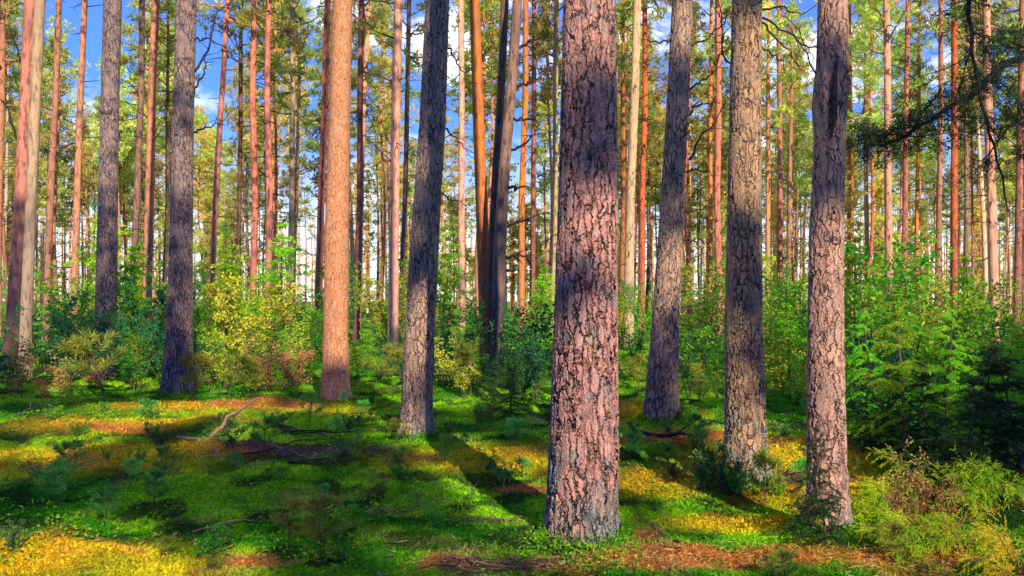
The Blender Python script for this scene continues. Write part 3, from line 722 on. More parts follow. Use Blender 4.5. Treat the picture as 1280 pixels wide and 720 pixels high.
for q, (xt, xb, D, w_, tone) in enumerate(MID):
    w_ = w_*.88
    path = [(xt, -10, w_*.88), (xt+(xb-xt)*.3+rng.normal()*1.2, 120, w_*.93), (xt+(xb-xt)*.65+rng.normal()*1.2, 250, w_), (xb, 400, w_*1.1), (xb-.5, HOR+EYE*F_PX/D, w_*1.25)]
    H = 16+5*rng.random()
    ztop = EYE+385/F_PX*D
    H = max(H, ztop+3) if ztop < 14 else max(H, 17)
    path = [p for p in path if EYE+(HOR-p[1])/F_PX*D < H-3] or path[-3:]
    loc, pts, rad = px_trunk(path, D, H)
    t = thing('pine_tree', loc)
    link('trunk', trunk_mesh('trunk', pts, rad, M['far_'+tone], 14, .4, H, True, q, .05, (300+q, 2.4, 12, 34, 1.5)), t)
    zc = H-7.5
    cr = link('crown', SPARSE[q % 6], t, (np.interp(zc, pts[:, 2], pts[:, 0]), np.interp(zc, pts[:, 2], pts[:, 1]), zc)); cr.rotation_euler.z = q*2.1
    cr.scale = (.8, .8, 7.6/(8+1.2*((q % 6) % 3)))
    note(t, (xt+xb)/2, D, tone)

# ---- random far pines
PROTO = []
for q in range(12):
    tone = ['orange', 'orange', 'red', 'pale', 'orange', 'dark'][q % 6]
    r = np.random.default_rng(500+q); H = 18.0
    z = np.linspace(-.2, H, 14); lean = r.normal(size=2)*.02; ph = r.random(2)*6
    pts = np.stack([lean[0]*z+.16*np.sin(z*.42+ph[0])-.16*math.sin(ph[0]), lean[1]*z+.10*np.sin(z*.3+ph[1])-.1*math.sin(ph[1]), z], 1)
    rad = (.075+.05*r.random())*(1-.85*(np.clip(z, 0, H)/H)**1.2)
    t = thing('pine_tree', (0, 0, 0))
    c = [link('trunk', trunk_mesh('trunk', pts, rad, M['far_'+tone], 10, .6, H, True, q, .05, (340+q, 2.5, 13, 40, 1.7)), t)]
    zc = 10.0
    cr = link('crown', SPARSE[q % 6] if q % 2 else CROWNS[q % 6], t, (np.interp(zc, z, pts[:, 0]), np.interp(zc, z, pts[:, 1]), zc)); cr.rotation_euler.z = q; cr.scale = (.85, .85, 8.3/(8+1.2*((q % 6) % 3)))
    c.append(cr)
    KIDS[t.name] = c; PROTO.append((t, tone))
taken = [(P(p_[0], 375, p_[2])[0], p_[2]) for p_ in MID]+[(m['loc'][0], m['loc'][1]) for m in MAIN.values()]
cnt = 0; first = set()
tries = 0
while cnt < 245 and tries < 14000:
    tries += 1
    D = math.sqrt(rng.uniform(34**2, 92**2)) if cnt < 150 else rng.uniform(60, 94); px = rng.uniform(-60, 1340)
    x_ = (px-640)/F_PX*D
    if any((x_-a)**2+(D-b)**2 < 2.4 for a, b in taken): continue
    # the clearing of open sky left of the leaning pine and beyond the salmon pine
    if (385 < px < 415 or 545 < px < 595 or 230 < px < 262) and rng.random() < .85: continue
    if (220 < px < 700 or 1080 < px < 1200) and rng.random() < .5: continue
    taken.append((x_, D)); pt = PROTO[int(rng.random()*12) % 12]
    loc = (x_, D, float(gh(x_, D))); rz = rng.random()*6.28; s = .82+.4*rng.random(); sc = (s*(.8+.3*rng.random()),)*2+(s,)
    if pt[0].name not in first: o = pt[0]; first.add(o.name); o.location = loc; o.rotation_euler.z = rz; o.scale = sc
    else: o = dup(pt[0], loc, rz, sc)
    note(o, px, D, pt[1]); cnt += 1

# ---- slender young pines of the middle storey, leafy from low down
STORY = []
SC_ = [crown_mesh('young_crown', 900+k, 7.0, 1.3, M['pine_far'], .8, .26, .07, 26, .05) for k in range(4)]
sp = []
for q in range(4):
    t = thing('young_pine', (0, 0, 0)); z = np.linspace(-.2, 9, 8)
    ks = [link('trunk', trunk_mesh('trunk', np.stack([.05*np.sin(z+q), .05*np.cos(z+q), z], 1), .06*(1-.8*np.clip(z, 0, 9)/9), M['far_red'], 8, .6, 9, True, q, .05), t), link('crown', SC_[q], t, (0, 0, 1.8))]
    KIDS[t.name] = ks; sp.append(t)
for q in range(48):
    for _ in range(30):
        D = math.sqrt(rng.uniform(32**2, 85**2)); px = rng.uniform(-40, 1320); x_ = (px-640)/F_PX*D
        if all((x_-a)**2+(D-b)**2 > 2 for a, b in taken): break
    taken.append((x_, D)); loc = (x_, D, float(gh(x_, D))); rz = rng.random()*6.28; s = .55+.65*rng.random()
    if q < 4: o = sp[q]; o.location = loc; o.rotation_euler.z = rz; o.scale = (s,)*3
    else: o = dup(sp[q % 4], loc, rz, s)
    STORY.append((o, px, D))

# ---- the mass of woods beyond
mb = MB(); r = np.random.default_rng(77)
for q in range(520):
    D = r.uniform(94, 150); x_ = r.uniform(-.85, .85)*D; H = r.uniform(14, 21); z0 = float(gh(x_, D))
    tube(mb, [(x_, D, z0-.2), (x_+r.normal()*.1, D, H*.5), (x_+r.normal()*.2, D, H)], [.16, .12, .03], 5, 0 if r.random() < .35 else 2)
    for s in range(5):
        zz = H*(.45+.55*r.random()) if r.random() < .75 else H*r.uniform(.1, .4)
        needle_clump(mb, (x_+r.normal()*1.2, D+r.normal()*1.2, zz), .9, 36, .6, .16, 1, r, .5)
tag(mb.build('far_woods', [M['far_orange'], M['pine_far'], M['far_pale']]), 'pale distant pine wood filling the background as one mass', 'woods', kind='stuff')

# ------------------------------------------------------------------ pines behind and beside the viewpoint: unseen, crowns shaped along sun rays to cast the wanted shade
yy = np.zeros(0)
back = []
r = np.random.default_rng(91)
pos = []
for q in range(9000):
    a = (r.uniform(-17, 19), r.uniform(-34, -2.0))
    if len(pos) >= 46: break
    ua = a[0]*U[0]+a[1]*U[1]
    if any(abs(ua-m_['loc']@U) < m_['rad'][0]+.42 for k_, m_ in MAIN.items() if k_ in 'ABCDEF'): continue
    if any(abs(ua-k_) < .3 for k_ in (-.47, -1.6, .9)): continue
    if all((a[0]-b[0])**2+(a[1]-b[1])**2 > 7.5 for b in pos) and math.hypot(*a) > 2.5:
        pos.append(a)
pos = np.array(pos); print('back pines', len(pos))
litm = (dark == 0) & (lockd == 1)
near_lit = np.zeros_like(litm)
for du in (-1, 0, 1):
    for dv in (-1, 0, 1):
        if du*du+dv*dv <= 1: near_lit |= np.roll(np.roll(litm, du, 0), dv, 1)
clumps = [[] for _ in pos]
step = .20
cu, cv = np.meshgrid(np.arange(U0+.2, U1-.2, step), np.arange(V0+.2, V1-.2, step))
for u_, v_ in zip(cu.ravel(), cv.ravel()):
    for lay in range(1 if v_ > 8 else 2):
        uu = u_+r.normal()*.04; vv = v_+r.normal()*.04
        iu, iv = int((uu-U0)/RES), int((vv-V0)/RES)
        if not (2 <= iu < nu-2 and 2 <= iv < nv-2): continue
        if near_lit[iu, iv] or dark[iu-1:iu+2, iv-1:iv+2].mean() < .5: continue
        # point on the ray:  uu*U + vv*V + t*S, height between 8.5 and 18 m and never inside the view
        base = uu*U+vv*Vv
        ts = (np.linspace(8.8, 17.5, 30)-base[2])/S[2]
        pp = base[None]+ts[:, None]*S[None]
        ok = (pp[:, 2]-EYE) > np.maximum(pp[:, 1], 0)*.40+.8
        if not ok.any(): continue
        d2 = (pp[:, None, 0]-pos[None, :, 0])**2+(pp[:, None, 1]-pos[None, :, 1])**2
        d2[~ok] = 1e9
        d2 += r.random(d2.shape)*3
        b = np.unravel_index(np.argmin(d2), d2.shape)
        if d2[b] > 40: continue
        clumps[b[1]].append(pp[b[0]])
for q, a in enumerate(pos):
    if len(clumps[q]) < 3: continue
    z0 = float(gh(a[0], a[1])); H = 19.0
    t = thing('pine_tree', (a[0], a[1], z0))
    z = np.linspace(-.2, H, 12); pts = np.stack([z*0, z*0, z], 1)
    link('trunk', trunk_mesh('trunk', pts, .13*(1-.85*(np.clip(z, 0, H)/H)**1.3), M['far_orange'], 10, .8, H, True, q, .04), t)
    mb = MB(); axis0 = np.array([a[0], a[1], 0])
    for c in clumps[q]:
        lc = c-np.array([a[0], a[1], z0])
        needle_clump(mb, lc, .13, 63, .10, .062, 0, r, .9)
        zz = max(7.5, lc[2]-.35*np.hypot(lc[0], lc[1]))
        if r.random() < .02: tube(mb, [(0, 0, zz), (lc[0]*.5, lc[1]*.5, (zz+lc[2])/2+.15), lc], [.03, .018, .006], 4, 1)
    mb.build('crown', [M['pine'], M['far_orange']], t)
    note(t, None, -1, 'back')

exec_order = True
# ------------------------------------------------------------------ undergrowth prototypes
def spruce(seed, H, mats, near=True, open_=.0, droop=-.12):
    """young spruce: whorls of drooping sprays set with short needles"""
    r = np.random.default_rng(seed); st = MB(); fo = MB()
    z = np.linspace(0, H, 8); pts = np.stack([.02*H*np.sin(z/H*3+seed), .02*H*np.cos(z/H*2+seed), z], 1)
    tube(st, pts, np.linspace(.012*H+.004, .003, 8), 6)
    W = int(6+H*4.5)
    nl, nw = (.028, .0065) if near else (.055, .02)
    for k in range(W):
        t = (k+r.random())/W; zz = H*(.08+.90*t); R = (H*.36+.08)*(1-t)**.8+.05
        for b in range(5+int(r.random()*3)):
            if r.random() < open_: continue
            a = r.random()*6.28; ln = R*(.4+.85*r.random())
            p0 = np.array([np.interp(zz, z, pts[:, 0]), np.interp(zz, z, pts[:, 1]), zz])
            br = wander(p0, (math.cos(a), math.sin(a), .55-.5*(1-t)+.25*r.normal()), ln, 6, .2, droop*(.3+.9*r.random()), r)
            tube(st, br, np.linspace(.005, .0015, 7), 3)
            axes = [br]
            side = np.cross((br[-1]-br[0]), (0, 0, 1)); side /= np.linalg.norm(side)+1e-9
            for s in range(3 if not near else int(4+ln*9)):
                i0 = 1+int(r.random()*5); sg = 1 if r.random() < .5 else -1
                d = (br[i0]-br[i0-1]); d /= np.linalg.norm(d)+1e-9
                axes.append(wander(br[i0], d*.8+side*sg*.9+np.array([0, 0, -.1]), ln*(.25+.25*r.random())*(1-.1*i0), 4, .15, droop, r))
            for ax in axes:
                seg = np.linalg.norm(np.diff(ax, axis=0), axis=1).sum()
                n = max(6, int(seg*(330 if near else 85)))
                f = r.random(n)*(len(ax)-1); i0 = np.clip(f.astype(int), 0, len(ax)-2); fr = (f-i0)[:, None]
                c = ax[i0]*(1-fr)+ax[i0+1]*fr
                dd = ax[i0+1]-ax[i0]; dd /= np.linalg.norm(dd, axis=1)[:, None]+1e-9
                d = dd*.7+rdir(n, r)*.9+np.array([0, 0, .15])
                quads(fo, c, d, rdir(n, r), nl*(.6+.6*r.random(n)), nw, 0, np.clip(.25+.5*t*r.random()+.35*r.random(n), 0, 1))
    return st.mesh('stem', [M['twig']]), fo.mesh('needles', [mats])

def shrub(seed, H, mat, leaves=1500, ls=.055, stems=4, spread=.35):
    r = np.random.default_rng(seed); st = MB(); fo = MB()
    tips = []
    for s in range(stems):
        a = r.random()*6.28
        p = wander((r.normal()*.04, r.normal()*.04, 0), (math.cos(a)*spread, math.sin(a)*spread, 1), H*(.7+.35*r.random()), 9, .14, .01, r)
        tube(st, p, np.linspace(.006*H+.003, .002, 10), 5)
        for b in range(int(9+6*H/1.5)):
            i0 = 2+int(r.random()*8); i0 = min(i0, 9)
            a2 = r.random()*6.28
            p2 = wander(p[i0], (math.cos(a2), math.sin(a2), .45), H*(.34-.02*i0)*(.5+.8*r.random()), 5, .3, .0, r)
            tube(st, p2, np.linspace(.004, .0015, 6), 3); tips.append(p2)
    per = max(2, leaves//len(tips))
    for p2 in tips:
        n = int(per*(.3+1.4*r.random())); f = r.random(n)*4.99; i0 = f.astype(int); fr = (f-i0)[:, None]
        c = p2[i0]*(1-fr)+p2[i0+1]*fr+r.normal(size=(n, 3))*.03*H/1.5
        d = rdir(n, r)*np.array([1, 1, .8]); wv = rdir(n, r)
        tone = r.random()*.5
        quads(fo, c, d, wv, ls*(.6+.7*r.random(n)), ls*.55, 0, np.clip(tone+.5*r.random(n), 0, 1))
    return st.mesh('stem', [M['twig']]), fo.mesh('leaves', [mat])

def seedling(seed, H, mat):
    """little pine: whorls of long soft needles on thin shoots"""
    r = np.random.default_rng(seed); st = MB(); fo = MB()
    main = wander((0, 0, 0), (0, 0, 1), H, 6, .08, 0, r); tube(st, main, np.linspace(.005, .002, 7), 5)
    shoots = [(main[3], main[6])]
    for lv in (2, 4, 5):
        for b in range(4+int(r.random()*2)):
            a = r.random()*6.28; ln = H*(.42 if lv < 5 else .22)*(.6+.6*r.random())
            p = wander(main[lv], (math.cos(a), math.sin(a), .5), ln, 4, .15, .06, r); tube(st, p, np.linspace(.003, .0015, 5), 4)
            shoots.append((p[1], p[4]))
    for a, b in shoots:
        n = 80; f = r.random(n)[:, None]**.6; c = a*(1-f)+b*f; ax = (b-a)/(np.linalg.norm(b-a)+1e-9)
        d = ax*.9+rdir(n, r)*.95
        quads(fo, c, d, rdir(n, r), .055*(.6+.6*r.random(n))*(.6+H), .0045, 0, np.clip(.2+.3*r.random()+.5*r.random(n), 0, 1))
    return st.mesh('stem', [M['twig']]), fo.mesh('needles', [mat])

def cedar(seed, H, mat, stems=6):
    """arching shrub with flat fans of scale foliage hanging at the tips"""
    r = np.random.default_rng(seed); st = MB(); fo = MB()
    for s in range(stems*4):
        a = r.random()*6.28; up = .35+1.2*r.random()
        p = wander((0, 0, .05+H*.3*r.random()), (math.cos(a), math.sin(a), up), H*(.5+.6*r.random()), 8, .12, -.09, r)
        tube(st, p, np.linspace(.009, .002, 9), 5)
        axes = []
        for b in range(16):
            i0 = 3+int(r.random()*6); i0 = min(i0, 8)
            d = p[i0]-p[i0-1]; d /= np.linalg.norm(d)
            q = wander(p[i0], d*.7+rdir(1, r)[0]*.8+np.array([0, 0, -.1]), .10+.16*r.random(), 4, .15, -.12, r); tube(st, q, np.linspace(.003, .001, 5), 3)
            axes.append(q)
            for c in range(4):
                k = 1+int(r.random()*3.9)
                axes.append(wander(q[min(k, 4)], (q[k]-q[k-1])/np.linalg.norm(q[k]-q[k-1])+rdir(1, r)[0]*.8, .05+.07*r.random(), 3, .1, -.15, r))
        tone = .02+.5*r.random()
        for ax in axes:
            n = 34; f = r.random(n)*(len(ax)-1.01); i0 = f.astype(int); fr = (f-i0)[:, None]
            c = ax[i0]*(1-fr)+ax[i0+1]*fr; dd = ax[i0+1]-ax[i0]; dd /= np.linalg.norm(dd, axis=1)[:, None]+1e-9
            quads(fo, c, dd+rdir(n, r)*.7, rdir(n, r), .018*(.7+.6*r.random(n)), .007, 0, np.clip(tone+.55*r.random(n), 0, 1))
    return st.mesh('stem', [M['twig']]), fo.mesh('scale_foliage', [mat])

def proto(name, meshes, leafname):
    t = thing(name, (0, 0, -50)); KIDS[t.name] = [link('stem', meshes[0], t), link(leafname, meshes[1], t)]
    return [t, False]
PR = {}
for k in range(3):
    PR['spruce%d' % k] = proto('young_spruce', spruce(600+k, 2.0, M['spruce'], True, .22), 'needles')
    PR['sprucefar%d' % k] = proto('young_spruce', spruce(620+k, 2.0, M['spruce'], False, .05), 'needles')
    PR['green%d' % k] = proto('leafy_shrub', shrub(640+k, 1.6, M['leaf'], 1050, .062, 5), 'leaves')
    PR['yellow%d' % k] = proto('leafy_shrub', shrub(660+k, 1.6, M['leaf_yellow'], 1150, .062, 5), 'leaves')
    PR['darkleaf%d' % k] = proto('leafy_shrub', shrub(680+k, 1.4, M['leaf_dark'], 1150, .068, 5), 'leaves')
    PR['seed%d' % k] = proto('pine_seedling', seedling(700+k, .30, M['seedling']), 'needles')
    PR['seedy%d' % k] = proto('pine_seedling', seedling(720+k, .30, M['seedling_yellow']), 'needles')
for k in range(2):
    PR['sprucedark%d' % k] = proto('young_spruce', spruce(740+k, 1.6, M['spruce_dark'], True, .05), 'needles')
    PR['rust%d' % k] = proto('leafy_shrub', shrub(760+k, 1.0, M['leaf_rust'], 900, .045), 'leaves')
    PR['cedar%d' % k] = proto('juniper_bush', cedar(780+k, .75, M['cedar_gold' if k == 0 else 'cedar_green'], 4), 'scale_foliage')
PR['bilberry0'] = proto('bilberry_bush', shrub(790, .35, M['leaf_dark'], 700, .028, 8, .6), 'leaves')
PR['bilberry1'] = proto('bilberry_bush', shrub(791, .35, M['leaf'], 700, .028, 8, .6), 'leaves')
SH = []   # placed plants
def plant(kind, px, D, h=1.0, py=None):
    """kind prototype at photo column px and depth D, scaled by h"""
    vs = [k for k in PR if k[:-1] == kind]; pr = PR[vs[int(rng.random()*len(vs)) % len(vs)]]
    if py is not None: g = GP(px, py); x_, D = g[0], g[1]
    else: x_ = (px-640)/F_PX*D
    if kind in ('seed', 'seedy') and py is not None: x_ += rng.normal()*.12; D += rng.normal()*.2
    for a in MAIN.values():          # keep clear of the trunks
        dd = math.hypot(x_-a['loc'][0], D-a['loc'][1])
        if dd < .25 and kind not in ('seed', 'seedy'): x_ += .3
    z0 = float(gh(x_, D))-.01
    sc = (h*rng.uniform(.85, 1.15),)*2+(h,)
    if not pr[1]: o = pr[0]; o.location = (x_, D, z0); o.rotation_euler.z = rng.random()*6.28; o.scale = sc; pr[1] = True
    else: o = dup(pr[0], (x_, D, z0), rng.random()*6.28, sc)
    o.rotation_euler.x, o.rotation_euler.y = rng.normal()*.09, rng.normal()*.09
    SH.append((o, kind, 640+x_/D*F_PX, D)); return o
HT = dict(spruce=2.0, sprucefar=2.0, green=1.6, yellow=1.6, darkleaf=1.4, seed=.3, seedy=.3, sprucedark=1.6, rust=1.0, cedar=.75, bilberry=.35)
def top(kind, px, D, pytop):
    """plant whose top shows at pytop"""
    z = EYE+(HOR-pytop)/F_PX*D
    return plant(kind, px, D, max(.15, z/HT[kind]))
# left
for a in [('darkleaf', -10, 15, 400), ('green', 15, 14.5, 425), ('darkleaf', 60, 17, 370), ('rust', 75, 14.2, 430), ('rust', 60, 13.0, 455), ('darkleaf', 95, 16, 355), ('green', 110, 20, 380), ('rust', 112, 15, 420), ('darkleaf', 125, 15.4, 390),
          ('seedy', 130, 13.5, 415), ('green', 95, 22, 330), ('darkleaf', 160, 15.5, 375), ('darkleaf', 180, 16.5, 345), ('green', 195, 18, 330), ('sprucefar', 170, 17, 300), ('darkleaf', 205, 14.8, 400), ('green', 150, 24, 360),
          ('yellow', 300, 16.5, 335), ('yellow', 335, 17, 345), ('yellow', 280, 14.8, 400), ('yellow', 370, 15, 385), ('sprucefar', 285, 17.5, 300), ('green', 250, 17, 365), ('green', 265, 15.5, 395), ('green', 355, 18, 380), ('seedy', 285, 13.3, 440), ('rust', 340, 14, 420),
          ('rust', 365, 14.4, 430), ('yellow', 320, 13.8, 430), ('seedy', 240, 13.2, 440), ('darkleaf', 250, 15, 420), ('green', 385, 20, 360), ('sprucefar', 355, 21, 285),
          # centre left
          ('yellow', 448, 16, 430), ('green', 460, 19, 400), ('darkleaf', 480, 16, 425), ('yellow', 475, 15, 440), ('green', 395, 22, 390), ('darkleaf', 500, 17, 440), ('seedy', 505, 14, 430), ('yellow', 565, 14, 405), ('yellow', 580, 13, 440), ('green', 560, 16, 390),
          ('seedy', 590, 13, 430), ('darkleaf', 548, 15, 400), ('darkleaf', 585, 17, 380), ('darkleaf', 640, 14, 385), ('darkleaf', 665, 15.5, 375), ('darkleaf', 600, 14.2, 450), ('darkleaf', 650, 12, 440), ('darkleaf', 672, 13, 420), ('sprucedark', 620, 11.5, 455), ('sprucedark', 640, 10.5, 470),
          ('green', 690, 17, 385), ('green', 605, 15, 440),
          # centre right
          ('yellow', 785, 16, 445), ('green', 790, 21, 400), ('yellow', 800, 14, 440), ('green', 870, 14.5, 370), ('green', 880, 18, 330), ('darkleaf', 860, 13, 420), ('green', 895, 13, 400), ('yellow', 875, 12, 455), ('yellow', 965, 13.5, 400), ('green', 975, 14, 340), ('green', 960, 18, 350),
          ('green', 990, 15, 330), ('sprucefar', 985, 12.5, 380), ('yellow', 995, 11.5, 445), ('darkleaf', 1000, 13.5, 410), ('green', 1005, 17, 360),
          # right thicket; its dark spruces carry the low shade in needle colour
          ('spruce', 1130, 7.2, 368), ('spruce', 1185, 8.0, 372), ('spruce', 1100, 8.6, 385), ('spruce', 1240, 8.2, 400), ('green', 1080, 12, 300), ('green', 1100, 11, 330), ('green', 1140, 13, 335), ('green', 1185, 12.5, 345), ('yellow', 1220, 14, 350), ('yellow', 1160, 15, 330),
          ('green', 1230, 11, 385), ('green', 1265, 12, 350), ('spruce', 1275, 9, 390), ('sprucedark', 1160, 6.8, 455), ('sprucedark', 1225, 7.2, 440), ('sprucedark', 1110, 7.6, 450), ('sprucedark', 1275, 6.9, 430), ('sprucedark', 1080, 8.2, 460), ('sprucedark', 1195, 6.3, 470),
          ('darkleaf', 1250, 9.5, 420), ('darkleaf', 1150, 9, 430), ('green', 1070, 10, 400), ('darkleaf', 1085, 10, 420), ('sprucefar', 1070, 17, 290), ('green', 1130, 18, 310), ('yellow', 1280, 17, 330), ('sprucefar', 1215, 19, 320)]:
    top(*a)
# foreground right: golden junipers in the sun
for a in [('cedar', 1130, 5.1, 635), ('cedar', 1200, 5.1, 630), ('cedar', 1270, 4.4, 660), ('cedar', 1110, 6.0, 590), ('cedar', 1160, 6.2, 560), ('cedar', 1245, 5.9, 575), ('rust', 1120, 5.4, 560), ('rust', 1075, 5.3, 610), ('rust', 1190, 5.6, 580)]:
    top(*a)
top('seedy', 1008, 5.4, 625); top('bilberry', 905, 6.7, 560); top('bilberry', 925, 6.6, 575); top('seedy', 955, 6.4, 560); top('bilberry', 880, 6.9, 545)
# twig of dark needles crossing the pinkish pine
top('sprucedark', 1036, 5.15, 535)
# pine seedlings on the mossy floor
SD = [(150, 470), (172, 640), (90, 640), (60, 620), (210, 625), (200, 560), (215, 600), (240, 590), (300, 640), (305, 610), (262, 700), (255, 710), (378, 700), (372, 680), (345, 665), (430, 580), (440, 560), (415, 545), (460, 600), (470, 640), (500, 600), (490, 560), (540, 590),
      (575, 620), (585, 560), (560, 540), (610, 600), (520, 640), (445, 660), (330, 560), (290, 560), (275, 600), (130, 570), (100, 590), (30, 640), (15, 690), (160, 600), (640, 560), (655, 600), (600, 520), (630, 515), (390, 530), (470, 530), (350, 600), (400, 620), (545, 660),
      (800, 570), (860, 600), (870, 560), (980, 600), (970, 620), (1000, 640), (960, 700), (1100, 690), (880, 620), (820, 640), (1070, 600), (205, 520), (250, 530), (180, 535), (100, 540), (500, 520), (450, 510), (660, 530), (210, 700), (420, 700)]
for q, (a, b) in enumerate(SD):
    k = 'seedy' if (b > 660 or q % 7 == 0) else 'seed'
    plant(k, a, 0, (.35+1.0*rng.random()**1.6), b) if q % 5 else plant('bilberry', a, 0, .3+.5*rng.random(), b)
for q in range(46):
    px = rng.uniform(0, 690) if q % 3 else rng.uniform(780, 1010)
    plant('seed' if q % 4 == 0 else 'bilberry', px, 0, .3+.5*rng.random(), rng.uniform(495, 600))
for q in range(38):
    px = rng.uniform(-20, 1290)
    if 690 < px < 775: continue
    kind = rng.choice(['darkleaf', 'green', 'yellow', 'darkleaf', 'green', 'sprucefar', 'rust' if px < 400 else 'green'])
    plant(kind, px, rng.uniform(13.2, 18), rng.uniform(.5, 1.1)/HT[kind])
# far thickets between the trunks
for q in range(55):
    D = rng.uniform(20, 46); px = rng.uniform(-40, 1320)
    kind = rng.choice(['green', 'yellow', 'sprucefar', 'green', 'yellow'])
    hh = rng.uniform(1.6, 3.2) if kind != 'sprucefar' else rng.uniform(2, 5)
    plant(kind, px, D, hh/HT[kind])

# ------------------------------------------------------------------ fallen wood
def fallen(px0, py0, px1, py1, r0, mat, lift=.02, lift2=None, fork=True, label='', name='fallen_branch', D2=None):
    a = GP(px0, py0); b = GP(px1, py1) if D2 is None else P(px1, py1, D2)
    a[2] += lift; 
    if D2 is None: b[2] += lift if lift2 is None else lift2
    t = np.linspace(0, 1, 12)[:, None]; pts = a*(1-t)+b*t; r = np.random.default_rng(int(px0*7+py0))
    pts[1:-1] += np.cumsum(r.normal(size=(10, 3))*.012, 0)*np.sin(t[1:-1]*math.pi)
    ctr = pts[0].copy()
    mb = MB(); tube(mb, pts-ctr, np.linspace(r0, r0*.45, 12), 8)
    if fork:
        for s in range(4):
            k = 3+int(r.random()*7); tube(mb, wander(pts[k]-ctr, (pts[k]-pts[k-1])/np.linalg.norm(pts[k]-pts[k-1])+r.normal(size=3)*.5+np.array([0, 0, .2]), .2+.25*r.random(), 5, .3, -.02, r), np.linspace(r0*.35, .002, 6), 4)
    o = mb.build(name, M[mat], None, True); o.location = ctr
    tag(o, label, 'branch', 'dead branches lying on the forest floor')
fallen(262, 550, 322, 497, .026, 'deadwood', .03, .06, False, 'pale curved dead branch propped up at the left, pointing to moss painted sun-gold', D2=9.2)
fallen(222, 550, 305, 556, .020, 'deadwood', .03, label='short pale log lying below the propped dead branch', name='fallen_log', fork=False)
fallen(-20, 540, 60, 512, .02, 'deadwood', .03, .05, label='pale thin dead branch slanting at the left edge by the rusty shrubs')
fallen(352, 550, 500, 541, .010, 'twig_dark', .05, label='long dark stick stretching right across the twig pile')
fallen(300, 575, 420, 552, .010, 'twig_dark', .04, label='dark stick slanting across the front of the twig pile')
fallen(330, 560, 400, 580, .014, 'deadwood', .05, label='pale stick crossing the dark ones in the twig pile')
fallen(360, 590, 440, 575, .012, 'twig_dark', .04, label='short dark stick at the right front of the twig pile')
fallen(345, 535, 430, 560, .010, 'twig_dark', .06, label='dark stick lying at the back of the twig pile')
fallen(240, 668, 330, 652, .008, 'deadwood', .02, label='thin pale stick on moss at lower left between seedlings')
fallen(815, 660, 850, 690, .012, 'deadwood', .03, label='pale stick on the rusty needles right of the thickest pine', fork=False)
fallen(955, 598, 1012, 606, .02, 'twig_dark', .03, label='dark stick lying between the straight grey pine and the pinkish pine')
fallen(800, 545, 880, 550, .03, 'twig_dark', .03, label='dark bark-covered branch lying on the mound below the tilting dark pine')
fallen(1180, 560, 1275, 520, .012, 'twig', .15, .5, label='bare twiggy branch standing out of the thicket at right edge')
fallen(560, 700, 640, 712, .008, 'deadwood', .02, label='thin pale stick at the bottom centre on moss')

# ------------------------------------------------------------------ pine just right of the frame whose dark limbs reach in
base = P(1400, 375, 7.6); z0 = float(gh(base[0], base[1]))
t = thing('pine_tree', (base[0], base[1], z0)); tag(t, 'pine standing past the right edge, its dark needled limb reaching in at upper right', 'pine tree', 'pine trees of the wood')
z = np.linspace(-.2, 16, 12)
link('trunk', trunk_mesh('trunk', np.stack([z*0, z*0, z], 1), .17*(1-.85*(np.clip(z, 0, 16)/16)**1.2), M['bark_dark'], 24, .3, 16, True, 3, .04), t)
cr = link('crown', CROWNS_HI[0], t, (0, 0, 8.5)); cr.scale = (.85, .85, .85)
mbw = MB(); mbn = MB(); r = np.random.default_rng(12)
def lp(px, py, D): return P(px, py, D)-np.array([base[0], base[1], z0])
LB = [([(1400, 40, 7.6), (1310, 62, 7.4), (1255, 80, 7.2), (1215, 118, 7.1), (1160, 150, 7.0), (1110, 180, 6.9), (1078, 186, 6.9)], .045),
      ([(1400, 100, 7.6), (1330, 120, 7.8), (1270, 150, 7.8), (1225, 200, 7.7)], .035),
      ([(1400, -60, 7.6), (1300, -70, 7.2), (1215, -40, 6.9), (1208, 20, 6.8), (1219, 85, 6.8), (1232, 150, 6.8), (1248, 200, 6.8), (1262, 265, 6.8)], .026),
      ([(1400, 30, 7.6), (1320, 60, 8.4), (1260, 60, 8.6), (1225, 40, 8.6)], .02)]
for path, r0 in LB:
    pts = np.array([lp(*q) for q in path]); n = len(pts)
    tt = np.linspace(0, n-1, 22); pp = np.stack([np.interp(tt, np.arange(n), pts[:, a]) for a in range(3)], 1); pp[1:] += r.normal(size=(21, 3))*.012
    tube(mbw, pp, np.linspace(r0, .006, 22), 6)
    for s in range(22):
        k = 5+int(r.random()*16); d = (pp[k]-pp[k-1])/np.linalg.norm(pp[k]-pp[k-1])
        q = wander(pp[k], d*.6+rdir(1, r)[0]*.8, .2+.4*r.random(), 5, .4, -.03, r); tube(mbw, q, np.linspace(.006, .002, 6), 4)
        if r0 == .026 and r.random() < .75: continue
        for g in range(2): needle_clump(mbn, q[-1-g*2], .09+.05*r.random(), 80, .07, .006, 0, r, .7)
for c in [(1140, 160), (1165, 150), (1185, 135), (1150, 172), (1075, 180), (1090, 190), (1100, 175), (1085, 165), (1110, 185), (1120, 170), (1195, 118), (1225, 110), (1255, 130), (1270, 100), (1240, 85), (1275, 160), (1205, 135), (1255, 165), (1285, 190), (1240, 110), (1280, 75), (1265, 60), (1060, 190), (1225, 210)]:
    for s in range(6): needle_clump(mbn, lp(c[0]+r.normal()*17, c[1]+r.normal()*13, 6.95+r.normal()*.2), .07, 60, .07, .006, 0, r, .7)
mbw.build('limb', M['twig_dark'], t); mbn.build('limb_needles', M['pine_dark'], t)

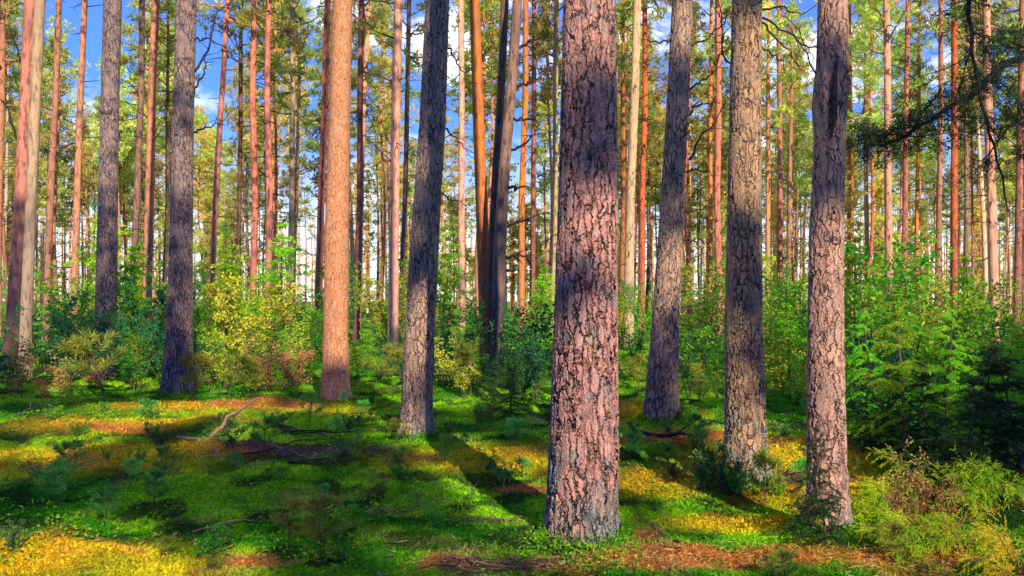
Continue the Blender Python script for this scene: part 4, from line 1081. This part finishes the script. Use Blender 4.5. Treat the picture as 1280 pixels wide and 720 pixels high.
# ------------------------------------------------------------------ labels
LM = [(-80, 'left frame edge'), (16, 'leaning reddish pine'), (132, 'knobbed dark pine'), (225, 'blue shaded pine'), (421, 'smooth salmon pine'), (526, 'leaning dark pine'), (613, 'close trio'), (733, 'thickest pine'), (837, 'tilting dark pine'), (931, 'straight grey pine'), (1036, 'pinkish scarred pine'), (1400, 'right frame edge')]
ORD = ['first', 'second', 'third', 'fourth', 'fifth', 'sixth', 'seventh', 'eighth', 'ninth', 'tenth', 'eleventh', 'twelfth', 'thirteenth', 'fourteenth', 'fifteenth', 'sixteenth', 'seventeenth', 'eighteenth', 'nineteenth', 'twentieth']
def gap(px):
    for (a, na), (b, nb) in zip(LM, LM[1:]):
        if a <= px < b: return na, nb
    return LM[-2][1], LM[-1][1]
def assign(items, cat, group):
    """items: (obj, px, D, adj, noun)"""
    d = {}
    for it in items: d.setdefault((gap(it[1]), it[3]), []).append(it)
    for ((na, nb), adj), L_ in d.items():
        L_.sort(key=lambda q: q[1])
        for n, it in enumerate(L_):
            o = ORD[min(n, 19)]
            lab = '%s %s, %s from left between %s and %s' % (adj, it[4], o, na, nb) if len(L_) > 1 else '%s %s, only one between %s and %s' % (adj, it[4], na, nb)
            tag(it[0], lab, cat, group)
TN = dict(orange='orange', red='red-brown', dark='dark', pale='pale')
def dc(D): return 'nearer slim' if D < 32 else 'distant' if D < 55 else 'very distant'
assign([(o, px, D, dc(D)+' '+TN[tn], 'pine') for o, px, D, tn in PINES if px is not None], 'pine tree', 'pine trees of the wood')
assign([(o, px, D, dc(D)+' leafy', 'young pine') for o, px, D in STORY], 'young pine', 'young pines of the middle storey')
for o, px, D, tn in PINES:
    if px is None: tag(o, 'tall pine unseen behind the viewpoint, its crown shaped to shade the floor', 'pine tree', 'unseen shade pines behind the viewpoint')
KN = dict(spruce=('bright green', 'young spruce'), sprucefar=('bright green', 'young spruce'), sprucedark=('dark green', 'young spruce'), green=('green', 'leafy shrub'), yellow=('yellow-green', 'leafy shrub'), darkleaf=('dark', 'leafy shrub'),
          rust=('rusty brown', 'shrub'), cedar=('yellow-green', 'juniper'), seed=('green', 'pine seedling'), seedy=('yellowish', 'pine seedling'), bilberry=('low', 'bilberry bush'))
def dz(D): return 'foreground' if D < 7.5 else 'near' if D < 12 else 'middle' if D < 19 else 'distant'
for noun in sorted(set(v[1] for v in KN.values())):
    its = [(o, px, D, dz(D)+' '+KN[k][0], noun) for o, k, px, D in SH if KN[k][1] == noun]
    if its: assign(its, noun, {'young spruce': 'young spruces in the undergrowth', 'leafy shrub': 'leafy shrubs in the undergrowth', 'shrub': 'rusty shrubs', 'juniper': 'juniper bushes in the sunny corner', 'pine seedling': 'pine seedlings on the moss', 'bilberry bush': 'bilberry bushes'}[noun])
for k, (o, used) in PR.items():
    if not used:
        for c in KIDS[o.name]: bpy.data.objects.remove(c)
        bpy.data.objects.remove(o)
for t_, tone in PROTO:
    if t_.name not in first:
        for c in KIDS[t_.name]: bpy.data.objects.remove(c)
        bpy.data.objects.remove(t_)
